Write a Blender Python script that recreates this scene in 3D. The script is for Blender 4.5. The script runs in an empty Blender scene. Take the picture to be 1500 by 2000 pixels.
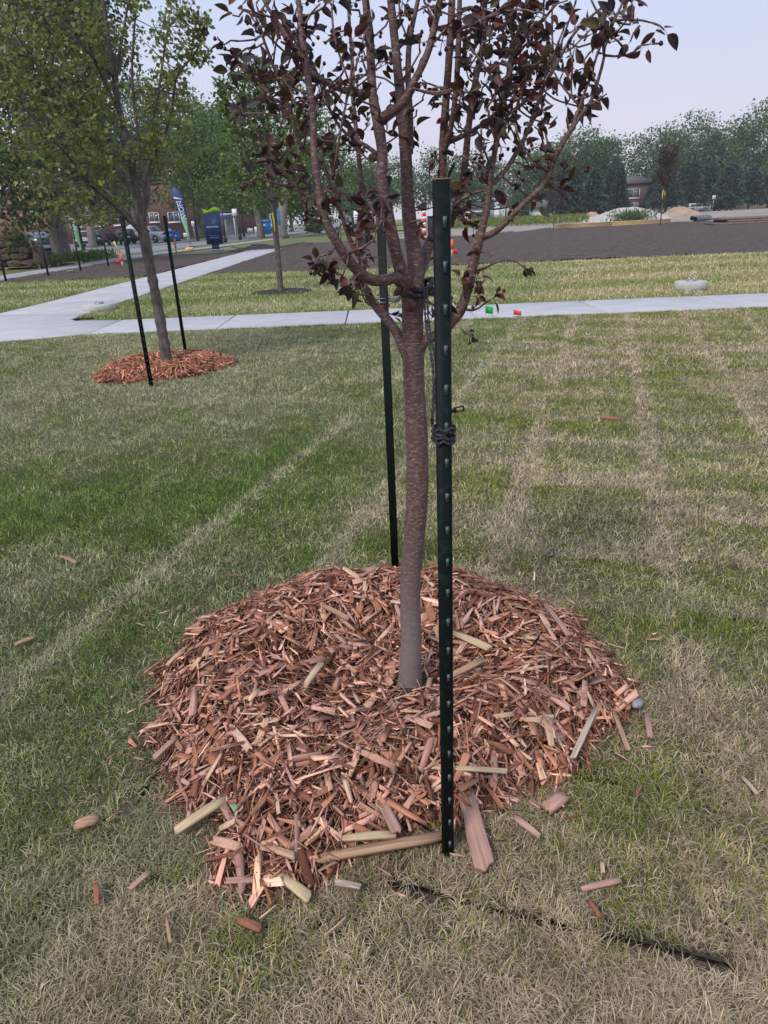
import bpy, math, random
import numpy as np
from mathutils import Vector, Matrix
rng = np.random.default_rng(11); random.seed(11)
SC = bpy.context.scene; COL = SC.collection

# ---------------------------------------------------------------- camera
CAMH = 1.5; PITCH = math.radians(22.96); ROLL = math.radians(2.69); FPX = 1350.0
_f = np.array([0, math.cos(PITCH), -math.sin(PITCH)])
_u0 = np.array([0, math.sin(PITCH), math.cos(PITCH)]); _r0 = np.array([1.0, 0, 0])
_R = _r0*math.cos(ROLL) - _u0*math.sin(ROLL); _U = _u0*math.cos(ROLL) + _r0*math.sin(ROLL)
cam = bpy.data.cameras.new('camera'); camo = bpy.data.objects.new('camera', cam); COL.objects.link(camo)
cam.sensor_fit = 'VERTICAL'; cam.sensor_height = 24; cam.lens = 24*FPX/2000
cam.clip_start = 0.05; cam.clip_end = 2000
M = Matrix(((_R[0], _U[0], -_f[0], 0), (_R[1], _U[1], -_f[1], 0), (_R[2], _U[2], -_f[2], CAMH), (0, 0, 0, 1)))
camo.matrix_world = M; SC.camera = camo
# ---------------------------------------------------------------- sky, sun, exposure
SUN_EL, SUN_AZ = math.radians(48), math.radians(215)      # azimuth clockwise from +Y
W = bpy.data.worlds.new('World'); SC.world = W; W.use_nodes = True
nt = W.node_tree; nt.nodes.clear()
sky = nt.nodes.new('ShaderNodeTexSky'); sky.sky_type = 'NISHITA'; sky.sun_disc = False
sky.sun_elevation = SUN_EL; sky.sun_rotation = SUN_AZ; sky.dust_density = 3.0; sky.air_density = 1.0
bg1 = nt.nodes.new('ShaderNodeBackground'); bg1.inputs[1].default_value = 0.06
nt.links.new(sky.outputs[0], bg1.inputs[0])
# thin bright overcast veil: pinkish low down, bluish higher up
tc = nt.nodes.new('ShaderNodeTexCoord'); sep = nt.nodes.new('ShaderNodeSeparateXYZ')
nt.links.new(tc.outputs['Generated'], sep.inputs[0])
mp = nt.nodes.new('ShaderNodeMapRange'); mp.inputs[1].default_value = 0.0; mp.inputs[2].default_value = 0.30
nt.links.new(sep.outputs[2], mp.inputs[0])
rp = nt.nodes.new('ShaderNodeValToRGB')
rp.color_ramp.elements[0].color = (0.535, 0.50, 0.56, 1); rp.color_ramp.elements[1].color = (0.40, 0.465, 0.64, 1)
nt.links.new(mp.outputs[0], rp.inputs[0])
nzw = nt.nodes.new('ShaderNodeTexNoise'); nzw.inputs['Scale'].default_value = 2.2; nzw.inputs['Detail'].default_value = 4
mpw = nt.nodes.new('ShaderNodeMapping'); mpw.inputs['Scale'].default_value = (1, 1, 3.5)
nt.links.new(tc.outputs['Generated'], mpw.inputs[0]); nt.links.new(mpw.outputs[0], nzw.inputs[0])
bg2 = nt.nodes.new('ShaderNodeBackground')
mpn = nt.nodes.new('ShaderNodeMapRange'); mpn.inputs[3].default_value = 0.84; mpn.inputs[4].default_value = 1.0
nt.links.new(nzw.outputs[0], mpn.inputs[0]); nt.links.new(mpn.outputs[0], bg2.inputs[1])
nt.links.new(rp.outputs[0], bg2.inputs[0])
add = nt.nodes.new('ShaderNodeMixShader'); add.inputs[0].default_value = 0.9
nt.links.new(bg1.outputs[0], add.inputs[1]); nt.links.new(bg2.outputs[0], add.inputs[2])
wo = nt.nodes.new('ShaderNodeOutputWorld'); nt.links.new(add.outputs[0], wo.inputs[0])
sl = bpy.data.lights.new('sun', 'SUN'); sl.energy = 1.5; sl.angle = math.radians(15); sl.color = (1.0, 0.93, 0.83)
so = bpy.data.objects.new('sun', sl); COL.objects.link(so)
so.rotation_euler = (math.pi/2 - SUN_EL, 0, -SUN_AZ + math.pi)
SC.view_settings.view_transform = 'Standard'; SC.view_settings.look = 'None'
SC.view_settings.exposure = 0.80; SC.view_settings.gamma = 1.0
SC.cycles.max_bounces = 5; SC.cycles.diffuse_bounces = 3; SC.cycles.transparent_max_bounces = 6
SC.cycles.use_denoising = True; SC.cycles.volume_bounces = 0

# ---------------------------------------------------------------- pixel to place (survey helper)
def ray(px, py): return _f + _R*((px-750)/FPX) + _U*((1000-py)/FPX)
def G(px, py, z=0.0):
    d = ray(px, py); t = (z-CAMH)/d[2]; return np.array([d[0]*t, d[1]*t, z])
def V(px, py, Y):
    d = ray(px, py); t = Y/d[1]; return np.array([d[0]*t, Y, CAMH+d[2]*t])
def depth(p): return float((np.asarray(p)-[0, 0, CAMH]) @ _f)
def pxr(p, wpx): return 0.5*wpx*depth(p)/FPX

# ---------------------------------------------------------------- noise
def _hash(ix, iy, seed):
    h = (ix.astype(np.int64)*374761393 + iy.astype(np.int64)*668265263 + seed*1442695041) & 0x7fffffff
    h = ((h ^ (h >> 13))*1274126177) & 0x7fffffff
    return ((h ^ (h >> 16)) & 0xffff)/65535.0
def vn(x, y, s, seed=0):
    x = np.asarray(x, float)/s; y = np.asarray(y, float)/s
    ix = np.floor(x); iy = np.floor(y); fx = x-ix; fy = y-iy
    fx = fx*fx*(3-2*fx); fy = fy*fy*(3-2*fy)
    a = _hash(ix, iy, seed); b = _hash(ix+1, iy, seed); c = _hash(ix, iy+1, seed); d = _hash(ix+1, iy+1, seed)
    return (a*(1-fx)+b*fx)*(1-fy) + (c*(1-fx)+d*fx)*fy
def fbm(x, y, s, seed=0, o=3):
    r = 0; a = .5; t = 0
    for i in range(o):
        r = r + a*vn(x, y, s/2**i, seed+i*17); t += a; a *= .5
    return r/t
def sstep(a, b, x): t = np.clip((x-a)/(b-a), 0, 1); return t*t*(3-2*t)

# ---------------------------------------------------------------- materials
MAT = {}
def mat(name, col, rough=0.8, col2=None, nscale=8.0, bump=0.0, bscale=40.0, metal=0.0, spec=0.3, attr=False,
        stretch=None, coords='Object', objrand=None, detail=4, sheen=0, trans=0.0, emis=None, alpha=None, lo=.35, hi=.65, bdist=.02):
    if name in MAT: return MAT[name]
    m = bpy.data.materials.new(name); m.use_nodes = True; MAT[name] = m
    n = m.node_tree; b = n.nodes['Principled BSDF']; L = n.links.new
    b.inputs['Roughness'].default_value = rough; b.inputs['Metallic'].default_value = metal
    b.inputs['Specular IOR Level'].default_value = spec
    b.inputs['Base Color'].default_value = (*col, 1)
    t = n.nodes.new('ShaderNodeTexCoord'); src = t.outputs[coords] if coords not in ('World', 'loc') else None
    if coords == 'World':
        g = n.nodes.new('ShaderNodeNewGeometry'); src = g.outputs['Position']
    if coords == 'loc':
        a = n.nodes.new('ShaderNodeAttribute'); a.attribute_name = 'loc'; src = a.outputs['Vector']
    mpn = n.nodes.new('ShaderNodeMapping'); L(src, mpn.inputs[0])
    if stretch: mpn.inputs['Scale'].default_value = stretch
    base = None
    if attr:
        a = n.nodes.new('ShaderNodeAttribute'); a.attribute_name = 'Col'; base = a.outputs['Color']
    if objrand:
        oi = n.nodes.new('ShaderNodeObjectInfo'); r = n.nodes.new('ShaderNodeValToRGB'); L(oi.outputs['Random'], r.inputs[0])
        cr = r.color_ramp; cr.interpolation = 'CONSTANT' if len(objrand) > 5 else 'LINEAR'
        while len(cr.elements) < len(objrand): cr.elements.new(0.5)
        for i, c in enumerate(objrand if name != 'mulch_chip_wood' else [tuple(np.array(q)*[1.15, 1.0, .96]) for q in objrand]): cr.elements[i].position = i/len(objrand) if cr.interpolation == 'CONSTANT' else i/(len(objrand)-1); cr.elements[i].color = (*c, 1)
        base = r.outputs[0]
    if col2 is not None:
        nz = n.nodes.new('ShaderNodeTexNoise'); nz.inputs['Scale'].default_value = nscale; nz.inputs['Detail'].default_value = detail
        L(mpn.outputs[0], nz.inputs[0])
        r = n.nodes.new('ShaderNodeMapRange'); r.inputs[1].default_value = lo; r.inputs[2].default_value = hi; L(nz.outputs[0], r.inputs[0])
        mx = n.nodes.new('ShaderNodeMix'); mx.data_type = 'RGBA'; L(r.outputs[0], mx.inputs[0])
        if base is not None:
            mx.blend_type = 'MULTIPLY'; L(base, mx.inputs[6]); mx.inputs[7].default_value = (*col2, 1)
        else:
            mx.inputs[6].default_value = (*col, 1); mx.inputs[7].default_value = (*col2, 1)
        base = mx.outputs[2]
    if base is not None: L(base, b.inputs['Base Color'])
    if bump:
        nb = n.nodes.new('ShaderNodeTexNoise'); nb.inputs['Scale'].default_value = bscale; nb.inputs['Detail'].default_value = 5
        L(mpn.outputs[0], nb.inputs[0]); bp = n.nodes.new('ShaderNodeBump'); bp.inputs['Strength'].default_value = bump
        bp.inputs['Distance'].default_value = bdist; L(nb.outputs[0], bp.inputs['Height']); L(bp.outputs[0], b.inputs['Normal'])
    if trans:
        tr = n.nodes.new('ShaderNodeBsdfTranslucent'); ms = n.nodes.new('ShaderNodeMixShader'); ms.inputs[0].default_value = trans
        if base is not None: L(base, tr.inputs[0])
        else: tr.inputs[0].default_value = (*col, 1)
        L(b.outputs[0], ms.inputs[1]); L(tr.outputs[0], ms.inputs[2]); L(ms.outputs[0], n.nodes['Material Output'].inputs[0])
    if alpha is not None: b.inputs['Alpha'].default_value = alpha
    return m

# ---------------------------------------------------------------- mesh helpers
def fastmesh(name, v, faces, col=None, loc=None, smooth=False):
    """v (N,3); faces: list of int arrays (n,k)"""
    me = bpy.data.meshes.new(name); v = np.ascontiguousarray(v, dtype=np.float32)
    me.vertices.add(len(v)); me.vertices.foreach_set('co', v.ravel())
    faces = [np.asarray(f, dtype=np.int32) for f in faces if len(f)]
    li = np.concatenate([f.ravel() for f in faces]); cnt = np.concatenate([np.full(len(f), f.shape[1], np.int32) for f in faces])
    st = np.concatenate([[0], np.cumsum(cnt)[:-1]]).astype(np.int32)
    me.loops.add(len(li)); me.loops.foreach_set('vertex_index', li)
    me.polygons.add(len(cnt)); me.polygons.foreach_set('loop_start', st)
    if smooth: me.polygons.foreach_set('use_smooth', np.ones(len(cnt), bool))
    if col is not None:
        a = me.attributes.new('Col', 'FLOAT_COLOR', 'POINT')
        c4 = np.ones((len(v), 4), np.float32); c4[:, :3] = col; a.data.foreach_set('color', c4.ravel())
    if loc is not None:
        a = me.attributes.new('loc', 'FLOAT_VECTOR', 'POINT'); a.data.foreach_set('vector', np.ascontiguousarray(loc, np.float32).ravel())
    me.update(calc_edges=True); me.validate(); return me
class MB:
    def __init__(s): s.v = []; s.f = {}; s.n = 0; s.c = []; s.hc = False
    def add(s, v, faces, col=None):
        v = np.asarray(v, float).reshape(-1, 3)
        for f in faces:
            f = np.asarray(f, int)
            if f.ndim == 1: f = f[None]
            s.f.setdefault(f.shape[1], []).append(f+s.n)
        s.v.append(v); s.n += len(v)
        if col is not None: s.hc = True
        s.c.append(np.broadcast_to(np.asarray(col if col is not None else (1, 1, 1), float), (len(v), 3)))
        return s
    def box(s, c, size, rz=0, taper=1.0, col=None, rot=None):
        x, y, z = np.asarray(size)/2
        v = np.array([[-x, -y, -z], [x, -y, -z], [x, y, -z], [-x, y, -z], [-x*taper, -y*taper, z], [x*taper, -y*taper, z], [x*taper, y*taper, z], [-x*taper, y*taper, z]])
        if rot is not None: v = v @ np.array(rot).T
        elif rz: cs, sn = math.cos(rz), math.sin(rz); v = np.c_[v[:, 0]*cs-v[:, 1]*sn, v[:, 0]*sn+v[:, 1]*cs, v[:, 2]]
        return s.add(v+np.asarray(c, float), [[[0, 3, 2, 1], [4, 5, 6, 7], [0, 1, 5, 4], [1, 2, 6, 5], [2, 3, 7, 6], [3, 0, 4, 7]]], col)
    def tube(s, path, rad, n=8, cap=True, wob=0.0, col=None):
        p = np.asarray(path, float); m = len(p); rad = np.broadcast_to(np.asarray(rad, float), (m,))
        t = np.gradient(p, axis=0); t /= np.linalg.norm(t, axis=1)[:, None]+1e-12
        a = np.array([0, 0, 1.0]) if abs(t[0, 2]) < .9 else np.array([1.0, 0, 0])
        n0 = np.cross(t[0], a); n0 /= np.linalg.norm(n0); V_ = np.zeros((m, n, 3)); ang = np.arange(n)*2*math.pi/n
        for i in range(m):
            n0 = n0 - t[i]*(n0@t[i]); n0 /= np.linalg.norm(n0)+1e-12; b = np.cross(t[i], n0)
            rr = rad[i]*(1+wob*rng.normal(size=n)) if wob else rad[i]
            V_[i] = p[i] + (np.cos(ang)[:, None]*n0+np.sin(ang)[:, None]*b)*(np.broadcast_to(rr, (n,))[:, None])
        i = np.arange(m-1)[:, None]*n; j = np.arange(n)[None]; k = (j+1) % n
        q = np.stack([i+j, i+k, i+n+k, i+n+j], -1).reshape(-1, 4); fs = [q]
        if cap: fs += [np.arange(n)[::-1][None], (np.arange(n)+(m-1)*n)[None]]
        return s.add(V_.reshape(-1, 3), fs, col)
    def lathe(s, c, prof, n=16, axis='z', col=None, wob=0):
        pr = np.asarray(prof, float); ang = np.arange(n)*2*math.pi/n; m = len(pr)
        w = 1+wob*rng.normal(size=(m, n)) if wob else np.ones((m, n))
        a = pr[:, 0][:, None]*np.cos(ang)*w; b = pr[:, 0][:, None]*np.sin(ang)*w; z = np.repeat(pr[:, 1][:, None], n, 1)
        v = {'z': np.stack([a, b, z], -1), 'x': np.stack([z, a, b], -1), 'y': np.stack([a, z, b], -1)}[axis].reshape(-1, 3)+np.asarray(c, float)
        i = np.arange(m-1)[:, None]*n; j = np.arange(n)[None]; k = (j+1) % n
        q = np.stack([i+j, i+k, i+n+k, i+n+j], -1).reshape(-1, 4)
        return s.add(v, [q, np.arange(n)[::-1][None], (np.arange(n)+(m-1)*n)[None]], col)
    def prism(s, poly, z0, z1, col=None):
        p = np.asarray(poly, float); n = len(p)
        v = np.r_[np.c_[p, np.full(n, z0)], np.c_[p, np.full(n, z1)]]; j = np.arange(n); k = (j+1) % n
        return s.add(v, [np.arange(n)[::-1][None], (np.arange(n)+n)[None], np.stack([j, k, n+k, n+j], -1)], col)
    def extr(s, prof, ax, y0, y1, inset=None, col=None):
        """profile (a,z) polygon extruded along the third axis; ax='y': profile in xz"""
        p = np.asarray(prof, float); n = len(p); iy = np.zeros(n) if inset is None else np.asarray(inset, float)
        A = np.c_[p[:, 0], y0+iy, p[:, 1]]; B = np.c_[p[:, 0], y1-iy, p[:, 1]]
        if ax == 'x': A = A[:, [1, 0, 2]]; B = B[:, [1, 0, 2]]
        j = np.arange(n); k = (j+1) % n
        return s.add(np.r_[A, B], [np.arange(n)[None], (np.arange(n)+n)[::-1][None], np.stack([k, j, n+j, n+k], -1)], col)
    def mesh(s, name, smooth=False):
        return fastmesh(name, np.concatenate(s.v), [np.concatenate(x) for x in s.f.values()], np.concatenate(s.c) if s.hc else None, None, smooth)
    def build(s, name, m, parent=None, smooth=False, kind=None, label=None):
        return link(name, s.mesh(name, smooth), m, parent, kind, label)
def woff(o):
    t = Vector((0, 0, 0))
    while o is not None: t += o.location; o = o.parent
    return t
def link(name, me, m, parent=None, kind=None, label=None, local=False):
    o = bpy.data.objects.new(name, me); COL.objects.link(o)
    if m is not None and not me.materials: me.materials.append(m)
    if parent is not None:
        o.parent = parent
        if not local: o.location = -woff(parent)
    if kind: o['kind'] = kind
    if label: o['label'] = label
    return o
def place(name, me, m, parent, mw):
    o = bpy.data.objects.new(name, me); COL.objects.link(o)
    if m is not None and not me.materials: me.materials.append(m)
    if parent is not None: o.parent = parent; mw = Matrix.Translation(-woff(parent)) @ mw
    o.matrix_basis = mw; return o
def thing(name, loc, label, cat, group=None):
    o = bpy.data.objects.new(name, None); o.empty_display_size = .1; COL.objects.link(o); o.location = [float(q) for q in loc]
    return tag(o, label, cat, group)
def tag(o, label, cat, group=None):
    o['label'] = label; o['category'] = cat
    if group: o['group'] = group
    return o
def copytree(o, parent=None):
    c = o.copy(); COL.objects.link(c); c.parent = parent
    for ch in o.children: copytree(ch, c)
    return c
def spline(pts, step):
    P = np.asarray(pts, float); Q = np.vstack([2*P[0]-P[1], P, 2*P[-1]-P[-2]]); out = []
    for i in range(1, len(Q)-2):
        n = max(1, int(np.linalg.norm(Q[i+1, :3]-Q[i, :3])/step)); t = np.arange(n)/n; t = t[:, None]
        a, b, c, d = Q[i-1], Q[i], Q[i+1], Q[i+2]
        out.append(.5*((2*b)+(c-a)*t+(2*a-5*b+4*c-d)*t**2+(3*b-a-3*c+d)*t**3))
    out.append(P[-1][None]); return np.concatenate(out)
def smoothsheet(name, x0, x1, y0, y1, nx, ny, zf, m, inside=None, cf=None, kind='structure', parent=None):
    X, Y = np.meshgrid(np.linspace(x0, x1, nx), np.linspace(y0, y1, ny)); v = np.c_[X.ravel(), Y.ravel(), zf(X.ravel(), Y.ravel())]
    i = (np.arange(ny-1)[:, None]*nx+np.arange(nx-1)[None]).ravel(); q = np.stack([i, i+1, i+nx+1, i+nx], -1)
    if inside is not None:
        cx = v[q, 0].mean(1); cy = v[q, 1].mean(1); q = q[inside(cx, cy)]
        used = np.unique(q); remap = np.zeros(len(v), int); remap[used] = np.arange(len(used)); v = v[used]; q = remap[q]
    col = cf(v[:, 0], v[:, 1]) if cf is not None else None
    return link(name, fastmesh(name, v, [q], col, None, True), m, parent, kind)
def textmesh(txt, size):
    cu = bpy.data.curves.new('lettering', 'FONT'); cu.body = txt; cu.size = size; cu.align_x = 'CENTER'; cu.align_y = 'CENTER'; cu.extrude = 0.004
    o = bpy.data.objects.new('lettering', cu); COL.objects.link(o); dg = bpy.context.evaluated_depsgraph_get()
    me = bpy.data.meshes.new_from_object(o.evaluated_get(dg)); bpy.data.objects.remove(o); bpy.data.curves.remove(cu); return me

# ================================================================ SETTING
SA = math.radians(17.8); SS, CS = math.sin(SA), math.cos(SA)
V0, VP = -1.17, 0.77
def uv(x, y): return x*SS+y*CS, x*CS-y*SS
def xy(u, v): return u*SS+v*CS, u*CS-v*SS
def rowpar(k):
    k = np.asarray(k); right = k >= 0
    p = np.where(right, .47, 1.55); off = _hash(k, k*0+3, 5)*p
    off = np.where(k == 1, 1.135 % .47, off); return p, off
def piece(x, y):
    u, v = uv(x, y); k = np.floor((v-V0)/VP).astype(int); p, off = rowpar(k)
    r = np.floor((u-off)/p).astype(int); return u, v, k, r, p, off
def walk_near(x): return np.where(x > -4.6, 11.17-0.045*x, 11.37+(x+4.6)*.33)
def walk_far(x): return 12.87-0.045*x
def zs(x, y): return (fbm(x, y, .35, 3)-.5)*.02
def green(x, y):
    """share of living blades 0..1"""
    u, v, k, r, p, off = piece(x, y); R1 = _hash(k, r, 21); R2 = _hash(k, r, 22); fr = (u-off)/p-r
    n = fbm(x, y, .6, 9); n2 = fbm(x, y, .18, 31)
    fr = np.clip(fr+(n2-.5)*.5, 0, 1)
    gr = .40+.55*(R1-.5)+.55*(fr-.5)*np.where(R2 > .4, 1, -1)+.75*(n-.5)
    gl = .44+.20*(R1-.5)+.7*(n-.5)+.3*(n2-.5)
    gl = gl+.62*np.exp(-(((x+1.75+(y-4.2)*-.35)/1.0)**2+((y-3.9)/1.0)**2)*1.1)
    gl = gl+.40*np.exp(-(((x+.55)/.75)**2+((y-4.3)/1.3)**2))+.3*np.exp(-(((x+1.1)/.6)**2+((y-2.2)/.6)**2))
    gl = gl-.3*sstep(5.6, 7, y)*np.exp(-((x+2.6)/1.6)**2)
    g = np.where(k >= 0, gr, gl); g = g+(n2-.5)*.45
    e = np.abs((v-V0)/VP-np.round((v-V0)/VP))*VP           # pale dried seams between the strips
    g = g-.85*np.exp(-(e/(.045+.03*n2))**2)*np.where(np.round((v-V0)/VP) >= -1, 1, .15)*sstep(.25, .55, vn(u, v, .5, 14)+.2)
    eb = np.minimum(fr, 1-fr)*p; g = g-.2*np.exp(-(eb/.03)**2)
    near = 1-sstep(1.25, 2.2, y-.15*np.abs(x))
    gn = .16+.8*(n2-.5)+.55*(n-.5)+.7*np.exp(-(((x-.66)/.26)**2+((y-1.42)/.33)**2))+.38*np.exp(-(((x+.38)/.25)**2+((y-1.05)/.14)**2))
    gn = gn+.5*np.exp(-(((x+.95)/.3)**2+((y-1.6)/.4)**2))
    g = g*(1-near)+gn*near
    g = g+.55*np.exp(-((walk_near(x)-y)/.16)**2)
    return np.clip(g, 0.02, 1)
def green_far(x, y):
    yy = y+.05*x+.5*(fbm(x, y, 4, 77)-.5)
    b = .5+.5*np.sin(yy*2.05+.6)*(.5+.5*vn(x, y, 5, 78))+.4*(vn(np.floor(x/1.9), np.floor(yy/.62), 1, 3)-.5)
    return np.clip(.40+.5*(b-.5)+.5*(fbm(x, y, 1.2, 79)-.5)+.12*(x < -3), .03, 1)
STRAW = np.array([[.50, .41, .245], [.42, .36, .25], [.58, .49, .33], [.34, .275, .17]])
def blade_cols(x, y, g, n):
    alive = rng.random(n) < g*.95
    side = sstep(-1.6, -.6, uv(x, y)[1]); side = np.clip(side+.8*(vn(x, y, .5, 91)-.5), 0, 1)[:, None]
    gL = np.array([.12, .185, .036]); gR = np.array([.19, .225, .04])
    G_ = (gL*(1-side)+gR*side)*(.65+.8*rng.random((n, 1)))*np.array([1, 1, 1])
    S_ = STRAW[rng.integers(0, 4, n)]*(.75+.5*rng.random((n, 1)))
    S_ = S_*(1-.25*(1-side)*np.array([1, .45, .9])); S_ = S_*(1-(1-sstep(1.2, 2.6, y))[:, None]*np.array([.04, .08, .06]))
    c = np.where(alive[:, None], G_, S_)*((.72+.56*vn(x, y, .06, 55))*(1+.25*sstep(2.0, 4.5, y)))[:, None]; return c, alive
# ---- the ground sheet to the horizon
def zg(x, y): return np.full(len(x), -.06)
m_ground = mat('ground_earth', (.17, .17, .075), .95, (.24, .21, .13), .15, .4, 4, coords='World')
smoothsheet('ground', -420, 620, -60, 980, 27, 27, zg, m_ground)
# ---- lawn: sod strips laid on a soil bed
m_sod = mat('sod_thatch', (.1, .08, .05), .95, (.55, .55, .55), 60, .6, 150, attr=True, coords='World')
m_soil_bed = mat('soil_under_sod', (.07, .052, .039), .95, (.15, .11, .08), 30, .8, 60, coords='World')
lawn = smoothsheet('lawn', -9.4, 9.4, -.3, 11.7, 60, 40, lambda x, y: np.full(len(x), -.024), m_soil_bed, inside=lambda x, y: y < walk_near(x)-.03)
def sodcol(x, y):
    g = green(x, y)[:, None]; return (np.array([.27, .22, .14])*(1-g)+np.array([.10, .12, .04])*g)*.62
GAP = .005
def colgap(k): return np.where(k == 0, .03, GAP)          # the open crack left of the mulch
for k in range(-11, 12):
    p, off = [float(q) for q in rowpar(np.array(k))]
    for r in range(-3, 40):
        u0, u1 = off+r*p, off+(r+1)*p; v0, v1 = V0+k*VP, V0+(k+1)*VP
        cx, cy = xy((u0+u1)/2, (v0+v1)/2)
        if cy < -.1 or abs(cx) > .66*cy+1.5 or abs(cx) > 9 or cy > float(walk_near(cx))+.3: continue
        nu, nv = (7, 11) if k >= 0 else (15, 11)
        gb = .013 if (k == 1 and abs(u0-1.135) < .02) else GAP/2; gt = .013 if (k == 1 and abs(u1-1.135) < .02) else GAP/2
        vl = vr = GAP/2
        uu, vv = np.meshgrid(np.linspace(u0+gb, u1-gt, nu), np.linspace(v0+vl, v1-vr, nv), indexing='ij')
        jt = (vn(uu*3+k, vv*3+r, .25, 8)-.5)*.02; jt[1:-1, 1:-1] = 0
        X, Y = xy(uu+jt, vv+jt); X = X.ravel(); Y = Y.ravel()
        Y = np.minimum(Y, walk_near(X)-.025); Z = zs(X, Y)
        edge = np.zeros((nu, nv), bool); edge[[0, -1]] = True; edge[:, [0, -1]] = True
        v = np.c_[X, Y, Z-.006*edge.ravel()]
        i = (np.arange(nu-1)[:, None]*nv+np.arange(nv-1)[None]).ravel(); q = np.stack([i, i+nv, i+nv+1, i+1], -1)
        ring = np.r_[np.arange(nv), np.arange(1, nu)*nv+nv-1, (nu-1)*nv+np.arange(nv-1)[::-1], np.arange(1, nu-1)[::-1]*nv]
        vb = v[ring].copy(); vb[:, 2] = -.04; n0 = len(v); j = np.arange(len(ring)); kk = (j+1) % len(ring)
        sk = np.stack([ring[j], ring[kk], n0+kk, n0+j], -1)
        c = np.r_[sodcol(X, Y), np.tile([.03, .022, .017], (len(ring), 1))]
        o = link('sod_strip', fastmesh('sod_strip', np.r_[v, vb], [q[:, ::-1], sk], c, None, False), m_sod, lawn)
# ---- lawns beyond the walk
FARC = lambda x, y: (lambda g: (np.array([.40, .33, .19])*(1-g)+np.array([.15, .185, .04])*g)*.95)(green_far(x, y)[:, None])
m_far = mat('lawn_turf', (.1, .1, .05), .95, (.6, .6, .6), 9, .7, 60, attr=True, coords='World')
def soil_near(x): return np.interp(x, [-20, -13.2, -8, -5.4, -.5, 12.6, 40], [25.9, 25.9, 25.6, 25.6, 24.0, 23.3, 22.4])
smoothsheet('lawn_middle', -5.75, 30, 12.2, 26.2, 240, 150, lambda x, y: zs(x, y)-.005, m_far,
            inside=lambda x, y: (y > walk_far(x)+.05) & (y < soil_near(x)+.06*np.sin(x*3)) & ((x > -5.2) | (y > 14-1.2*(x+5.75)/.5*0)), cf=FARC)
smoothsheet('lawn_left', -24, -7.95, 9, 26.6, 130, 120, lambda x, y: zs(x, y)-.005, m_far,
            inside=lambda x, y: (y < soil_near(x)) & (x < -7.9-.0*y) & (y > 14.9-(x+7.9)*-.75), cf=FARC)
# ---- concrete walks: slabs with joints
m_conc = mat('concrete_walk', (.48, .48, .50), .85, (.39, .39, .405), 2.2, .25, 90, coords='World', lo=.3, hi=.75)
m_conc2 = mat('concrete_street_walk', (.36, .35, .36), .9, (.29, .28, .285), 1.5, .3, 60, coords='World')
m_base = mat('walk_gravel_base', (.10, .09, .08), .95, (.06, .055, .05), 30, .5, 60, coords='World')
def slabs(name, polys, m, z0=-.05, z1=.012):
    allp = np.concatenate([np.asarray(q) for q in polys]); P = MB(); 
    c = allp.mean(0)
    for q in polys:
        q = np.asarray(q, float); cc = q.mean(0); P.prism(cc+(q-cc)*.985, z0, z0+.035)
    par = P.build(name, m_base, kind='structure')
    for q in polys:
        q = np.asarray(q, float); cc = q.mean(0); d = q-cc; L_ = np.linalg.norm(d, axis=1)[:, None]; a = cc+d*(1-.014/L_); b = cc+d*(1-.03/L_)
        n = len(q); v = np.r_[np.c_[a, np.full(n, z0+.03)], np.c_[a, np.full(n, z1-.006)], np.c_[b, np.full(n, z1)]]; j = np.arange(n); kk = (j+1) % n
        me = fastmesh('slab', v, [np.stack([j, kk, n+kk, n+j], -1), np.stack([n+j, n+kk, 2*n+kk, 2*n+j], -1), (2*n+j)[None]])
        link('slab', me, m, par)
    return par
px_ = [-4.62, -2.52, -.47, 1.6, 3.63, 5.7, 7.8, 9.8, 11.9, 14, 16.1, 18.2]
slabs('cross_walk', [[(a, float(walk_near(a+.001))), (b, float(walk_near(b))), (b, float(walk_far(b))), (a, float(walk_far(a)))] for a, b in zip(px_[:-1], px_[1:])], m_conc)
ps = []; ys = [17.2, 19.2, 21.3, 23.4, 25.5, 27.6, 29.7, 31.8, 33.9, 36, 38.1, 40.2, 42.3, 44.4, 46.5, 48.2]
for a, b in zip(ys[:-1], ys[1:]): ps.append([(-7.85, a), (-5.8, a), (-5.8, b), (-7.85, b)])
ps.append([(-7.95, 15.0), (-5.8, 14.5), (-5.8, 17.2), (-7.85, 17.2)])
ps.append([(-7.95, 15.0), (-8.7, 13.9), (-5.8, 11.0), (-4.62, 11.38), (-4.62, float(walk_far(-4.62))), (-5.5, 13.25), (-5.75, 13.6), (-5.8, 14.5)])
ps.append([(-8.7, 13.9), (-11.2, 11.9), (-8.2, 10.2), (-5.8, 11.0)]); ps.append([(-11.2, 11.9), (-14, 9.8), (-11, 8.3), (-8.2, 10.2)])
slabs('diagonal_walk', ps, m_conc)
# ---- topsoil beds
m_soil = mat('topsoil', (.050, .036, .029), .95, (.11, .082, .067), 4, 1.0, 9, coords='World', detail=8)
def zsoil(x, y): return .02+(fbm(x, y, 1.3, 41)-.5)*.10+(fbm(x, y, .25, 42)-.5)*.07
def kerbline(x): return np.interp(x, [-8, -1, 4.4, 7, 11.4, 16.6, 30, 34, 60], [57, 58.5, 57.5, 57.2, 60.6, 67.6, 72, 54, 40])
smoothsheet('soil_bed', -5.72, 42, 22, 74, 230, 250, zsoil, m_soil, inside=lambda x, y: (y > soil_near(x)+.05*np.sin(x*3)) & (y < kerbline(x)+.3*np.sin(x*1.3)))
smoothsheet('soil_strip', -13.6, -7.92, 25, 46.5, 70, 200, zsoil, m_soil, inside=lambda x, y: (y > soil_near(x)+.08*np.sin(x*4)) & (y < 45+.3*np.sin(x*2)-.2*(x+13)*-1))
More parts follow.
